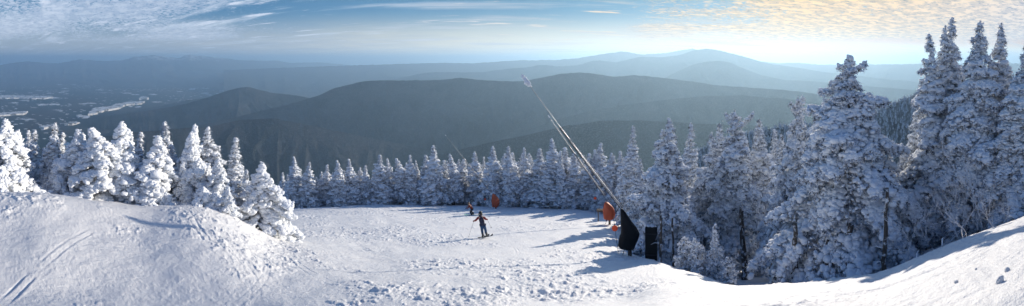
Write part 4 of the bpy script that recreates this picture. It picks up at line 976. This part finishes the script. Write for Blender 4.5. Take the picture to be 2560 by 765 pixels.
def person(loc, rz, J, mats, label, face):
    """J: named joints in metres; one continuous body, clothes as children"""
    root = empty('person', loc, rz)
    g_ = lambda k: J[k]
    body = [(*g_('pelvis'), .13), (*lerp3(g_('pelvis'), g_('chest'), .5), .12), (*g_('chest'), .14), (*g_('neck'), .055), (*g_('head'), .095)]
    ed = [(0, 1), (1, 2), (2, 3), (3, 4)]
    for s in 'LR':
        i = len(body); body += [(*g_('sh' + s), .065), (*g_('el' + s), .045), (*g_('wr' + s), .032), (*lerp3(g_('wr' + s), g_('ha' + s), .6), .035)]
        ed += [(2, i), (i, i + 1), (i + 1, i + 2), (i + 2, i + 3)]
    for s in 'LR':
        i = len(body); body += [(*g_('hp' + s), .09), (*g_('kn' + s), .062), (*g_('an' + s), .042), (*g_('to' + s), .036)]
        ed += [(0, i), (i, i + 1), (i + 1, i + 2), (i + 2, i + 3)]
    skin('body', body, ed, M_SKINC, root)
    # clothes: jacket with collar, sleeves, trousers
    P_, Ch, Ne = g_('pelvis'), g_('chest'), g_('neck')
    hem = lerp3(P_, Ch, -.18)
    skin('jacket', [(*hem, .185), (*lerp3(P_, Ch, .3), .165), (*lerp3(P_, Ch, .7), .175), (*lerp3(Ch, Ne, .25), .175), (*lerp3(Ch, Ne, .8), .085)], [(0, 1), (1, 2), (2, 3), (3, 4)], mats['jacket'], root)
    for s in 'LR':
        sl = skin('sleeve', [(*lerp3(Ch, g_('sh' + s), .7), .085), (*g_('sh' + s), .088), (*lerp3(g_('sh' + s), g_('el' + s), .55), .078), (*g_('el' + s), .068), (*g_('wr' + s), .052)], [(0, 1), (1, 2), (2, 3), (3, 4)], mats['sleeve'], root)
        w, hnd = Vector(g_('wr' + s)), Vector(g_('ha' + s)); d = (hnd - w).normalized()
        sd = d.cross(Vector((0, 0, 1))).normalized(); up = sd.cross(d)
        gl = [(*w, .042), (*(w + d * .05), .045), (*(w + d * .095), .04)]; ge = [(0, 1), (1, 2)]
        for k, off in enumerate((-.033, -.011, .011, .033)):
            b = w + d * .10 + sd * off; L = (.055, .065, .06, .048)[k]; i = len(gl)
            gl += [(*(b + d * L * .5), .0125), (*(b + d * L * .75 - up * L * .55), .0115), (*(b + d * L * .2 - up * L * .85), .010)]; ge += [(2, i), (i, i + 1), (i + 1, i + 2)]
        i = len(gl); th = w + d * .05 + sd * .045; gl += [(*(th + sd * .012 + d * .02 - up * .02), .013), (*(th + d * .05 - up * .045), .011)]; ge += [(1, i), (i, i + 1)]
        skin('glove', gl, ge, mats['glove'], root, sub=1)
    sp = P_
    tp = [(*lerp3(P_, Ch, .08), .155)]; te = []
    for s in 'LR':
        i = len(tp); tp += [(*lerp3(P_, g_('hp' + s), 1.), .115), (*lerp3(g_('hp' + s), g_('kn' + s), .5), .105), (*g_('kn' + s), .088), (*lerp3(g_('kn' + s), g_('an' + s), .5), .084), (*lerp3(g_('kn' + s), g_('an' + s), .88), .082)]
        te += [(0, i), (i, i + 1), (i + 1, i + 2), (i + 2, i + 3), (i + 3, i + 4)]
    tr = skin('trousers', tp, te, mats['trousers'], root)
    if mats.get('stripe'):
        for s, q in (('L', .085), ('R', -.085)):
            a, b = Vector(g_('hp' + s)), Vector(g_('an' + s)); k = Vector(g_('kn' + s)); off = Vector((q, -.055, 0))
            mesh_np('stripe', *tube(np.array([tuple(a.lerp(k, .35) + off * 1.12), tuple(k + off * 1.0), tuple(k.lerp(b, .8) + off * .98)]), .013, 6), M_STRIPE, True, tr)
    for s in 'LR':
        a, tt = Vector(g_('an' + s)), Vector(g_('to' + s)); f = (tt - a); f.z = 0; f.normalize()
        z0 = tt.z - .02
        skin('boot', [(a.x, a.y, a.z + .20, .062), (a.x, a.y, a.z + .05, .062), (a.x - f.x * .05, a.y - f.y * .05, z0 + .03, .05), (tt.x, tt.y, z0 + .03, .045), (tt.x + f.x * .06, tt.y + f.y * .06, z0 + .025, .036)], [(0, 1), (1, 2), (1, 3), (3, 4)], M_BOOT, root, 1)
    # head: face features, helmet, goggles
    h = Vector(g_('head')); f = Vector(face).normalized(); sd = f.cross(Vector((0, 0, 1))).normalized(); up = sd.cross(f)
    def ell(name, c, ra, rb, rc, mat, par, cut=None):
        v, fc = ICO[2]; v = v * 1.0
        if cut is not None: v[:, 2] = np.maximum(v[:, 2], cut)
        V = np.array([tuple(c + sd * float(a * ra) + f * float(b * rb) + up * float(q * rc)) for a, b, q in v]); return mesh_np(name, V, fc, mat, True, par)
    hl = ell('helmet', h + up * .03 - f * .01, .125, .145, .13, M_HELM, root, -.55)
    ell('ear_pad', h - sd * .108 - up * .035, .03, .05, .06, M_BLK, hl); ell('ear_pad', h + sd * .108 - up * .035, .03, .05, .06, M_BLK, hl)
    ell('goggles', h + f * .085 + up * .015, .085, .045, .042, M_GLASS, root)
    mesh_np('strap', *tube(np.array([tuple(h + up * .025 + sd * (.130 * math.cos(a)) + f * (.150 * math.sin(a) - .01)) for a in np.linspace(0, 2 * math.pi, 25)]), .013, 6), M_BOOT, True, root)
    ell('nose', h + f * .105 - up * .03, .013, .02, .018, M_SKINC, root)
    ell('mouth', h + f * .093 - up * .062, .024, .008, .006, M_RED, root)
    if mats.get('hood'):
        ell('hood', Vector(lerp3(Ne, g_('head'), .12)) - f * .09, .115, .075, .075, mats['jacket'], root)
    for k, v in (('label', label), ('category', 'person')): root[k] = v
    return root
def ski(center, d, length, mat, label):
    """one ski with waisted sides, turned-up tip and a binding"""
    d = Vector(d).normalized(); az_ = math.atan2(d.y, d.x); slope = math.asin(max(-1, min(1, d.z)))
    root = empty('ski', center); root.rotation_euler = Vector((1, 0, 0)).rotation_difference(d).to_euler()
    n = 28; s = np.linspace(-.5, .5, n) * length; q = np.abs(s) / length * 2
    w = .035 + .020 * q ** 2; w = w * np.clip((1 - q) / .08, 0.15, 1) ** .5
    z = np.where(s > 0, np.clip(q - .80, 0, 1) ** 2 * 2.6, np.clip(q - .95, 0, 1) ** 2 * 3)
    V = np.concatenate([np.stack([s, -w, z], -1), np.stack([s, w, z], -1), np.stack([s, w, z + .014], -1), np.stack([s, -w, z + .014], -1)]).reshape(4, n, 3).transpose(1, 0, 2).reshape(-1, 3)
    i = np.arange(n - 1)[:, None]; j = np.arange(4)[None]; j2 = (j + 1) % 4
    f = np.stack([i * 4 + j, i * 4 + j2, (i + 1) * 4 + j2, (i + 1) * 4 + j], -1).reshape(-1, 4)[:, ::-1]
    f = np.concatenate([f, [(0, 1, 2, 3), ((n - 1) * 4 + 3, (n - 1) * 4 + 2, (n - 1) * 4 + 1, (n - 1) * 4)]])
    mesh_np('board', V, f, mat, False, root)
    for x0, x1 in ((.10, .18), (-.20, -.10)): mesh_np('binding', *bx(x0, x1, -.032, .032, .0145, .05), M_BLK, False, root)
    return tag(root, label, 'ski', 'skis of the two skiers')
def ski_pole(a, b, label):
    root = empty('ski_pole', b); a, b = Vector(a), Vector(b); d = a - b
    mesh_np('shaft', *tube(np.array([(0, 0, 0), tuple(d * .5), tuple(d)]), [.006, .008, .009], 8), M_POLE, True, root)
    mesh_np('grip', *tube(np.array([tuple(d * .93), tuple(d * .97), tuple(d * 1.05)]), [.016, .018, .015], 8), M_BLK, True, root)
    th = np.linspace(0, 2 * math.pi, 17); dn = d.normalized(); u1 = dn.cross(Vector((0, 1, .1))).normalized(); u2 = dn.cross(u1); c = d * .06
    mesh_np('basket', *tube(np.array([tuple(c + u1 * (.035 * math.cos(q)) + u2 * (.035 * math.sin(q))) for q in th]), .008, 6), M_BLK, True, root)
    return tag(root, label, 'ski pole', 'ski poles of the two skiers')

# near skier, seen from behind in a wide snowplough-like turn
p1 = at(1211, 592, 22.6); p1.z = gz(p1) + .02; a1 = math.atan2(p1.x, p1.y)
J1 = dict(pelvis=(-.10, -.03, .80), chest=(-.22, .05, 1.20), neck=(-.25, .08, 1.37), head=(-.26, .12, 1.50), shL=(-.40, .06, 1.27), elL=(-.55, .06, 1.10), wrL=(-.66, .20, .97), haL=(-.71, .27, .95),
          shR=(-.04, .08, 1.27), elR=(.10, .10, 1.14), wrR=(.15, .28, 1.05), haR=(.18, .36, 1.03), hpL=(-.19, -.03, .76), knL=(-.16, .08, .42), anL=(-.11, .0, .12), toL=(-.04, .16, .05),
          hpR=(-.01, -.03, .76), knR=(.07, .10, .46), anR=(.13, .03, .16), toR=(.20, .19, .09))
person(p1, -a1, J1, dict(jacket=M_NAVY, sleeve=M_RED, glove=M_RED, trousers=M_BLUEP, stripe=True, hood=True), 'skier seen from behind in a navy jacket with red sleeves and blue trousers', (.25, 1, -.25))
R1 = Matrix.Rotation(-a1, 3, 'Z')
gd = Vector((.50, .86, 0)); gw = R1 @ gd; s0 = gz(p1); s1 = gz(p1 + gw * .6); gw.z = (s1 - s0) / .6
for k, (sx, sy, lab) in enumerate([(-.07, .08, 'left ski of the skier in blue trousers'), (.17, .11, 'right ski of the skier in blue trousers')]):
    c = p1 + R1 @ Vector((sx, sy, 0)); c.z = gz(c) + .045; ski(c, gw, 1.5, M_SKIB, lab)
for k, (q, lab) in enumerate([((1171, 593, 22.4), 'left pole planted beside the skier in blue trousers'), ((1237, 579, 24.2), 'right pole planted ahead of the skier in blue trousers')]):
    e = at(*q); e.z = gz(e); hnd = p1 + R1 @ (Vector(J1['wrL' if k == 0 else 'wrR']) * .25 + Vector(J1['haL' if k == 0 else 'haR']) * .75); 
    d = (e - hnd); 
    if d.length > 1.35: e = hnd + d.normalized() * 1.2
    ski_pole(hnd, e, lab)
# far skier, side on, crouched and heading left
p2 = at(1180, 536.5, 39.5); p2.z = gz(p2) + .02; a2 = math.atan2(p2.x, p2.y)
J2 = dict(pelvis=(-.02, 0, .74), chest=(-.24, 0, 1.12), neck=(-.34, 0, 1.27), head=(-.43, 0, 1.38), shL=(-.24, -.17, 1.17), elL=(-.38, -.24, .95), wrL=(-.62, -.20, .88), haL=(-.70, -.19, .86),
          shR=(-.24, .17, 1.17), elR=(-.36, .26, .96), wrR=(-.56, .28, .84), haR=(-.64, .28, .82), hpL=(-.02, -.10, .70), knL=(-.22, -.14, .42), anL=(.0, -.14, .13), toL=(-.16, -.14, .05),
          hpR=(-.01, .10, .70), knR=(-.10, .14, .40), anR=(.16, .14, .13), toR=(0, .14, .05))
person(p2, -a2, J2, dict(jacket=M_RUST, sleeve=M_RUST, glove=M_BLK, trousers=M_BLK), 'crouching skier in a rust red jacket and black trousers heading left', (-1, 0, -.15))
R2 = Matrix.Rotation(-a2, 3, 'Z'); gw = R2 @ Vector((-1, .05, 0)); gw.z = (gz(p2 + gw * .6) - gz(p2)) / .6
for (sx, sy, lab) in [(-.12, -.14, 'near green ski of the skier in the rust red jacket'), (.02, .14, 'far green ski of the skier in the rust red jacket')]:
    c = p2 + R2 @ Vector((sx, sy, 0)); c.z = gz(c) + .045; ski(c, gw, 1.6, M_SKIG, lab)
for k, (tx, ty, lab) in enumerate([(.42, -.3, 'near pole trailing from the skier in the rust red jacket'), (.10, .42, 'far pole held by the skier in the rust red jacket')]):
    hnd = p2 + R2 @ (Vector(J2['wrL' if k == 0 else 'wrR']) * .3 + Vector(J2['haL' if k == 0 else 'haR']) * .7)
    e = p2 + R2 @ Vector((tx, ty, 0)); e.z = gz(e) + .12; ski_pole(hnd, e, lab)

# the air itself: one even volume round everything
def box_mesh(name, x0, x1, y0, y1, z0, z1, mat):
    v = [(x, y, z) for x in (x0, x1) for y in (y0, y1) for z in (z0, z1)]
    me = bpy.data.meshes.new(name); me.from_pydata(v, [], [(0, 1, 3, 2), (4, 6, 7, 5), (0, 4, 5, 1), (2, 3, 7, 6), (0, 2, 6, 4), (1, 5, 7, 3)])
    me.materials.append(mat); o = bpy.data.objects.new(name, me); C.objects.link(o); return o
hm = bpy.data.materials.new('haze_air'); hm.use_nodes = True; t = NT(hm.node_tree)
pv = t.n('ShaderNodeVolumePrincipled'); pv.inputs['Color'].default_value = (.52, .77, 1.0, 1); pv.inputs['Density'].default_value = 1.25e-4
pv.inputs['Anisotropy'].default_value = .42
om = t.n('ShaderNodeOutputMaterial'); t.nt.links.new(pv.outputs[0], om.inputs['Volume'])
o = box_mesh('haze', -45500, 45500, -45500, 45500, -1010, 350, hm); tag(o, kind='stuff')
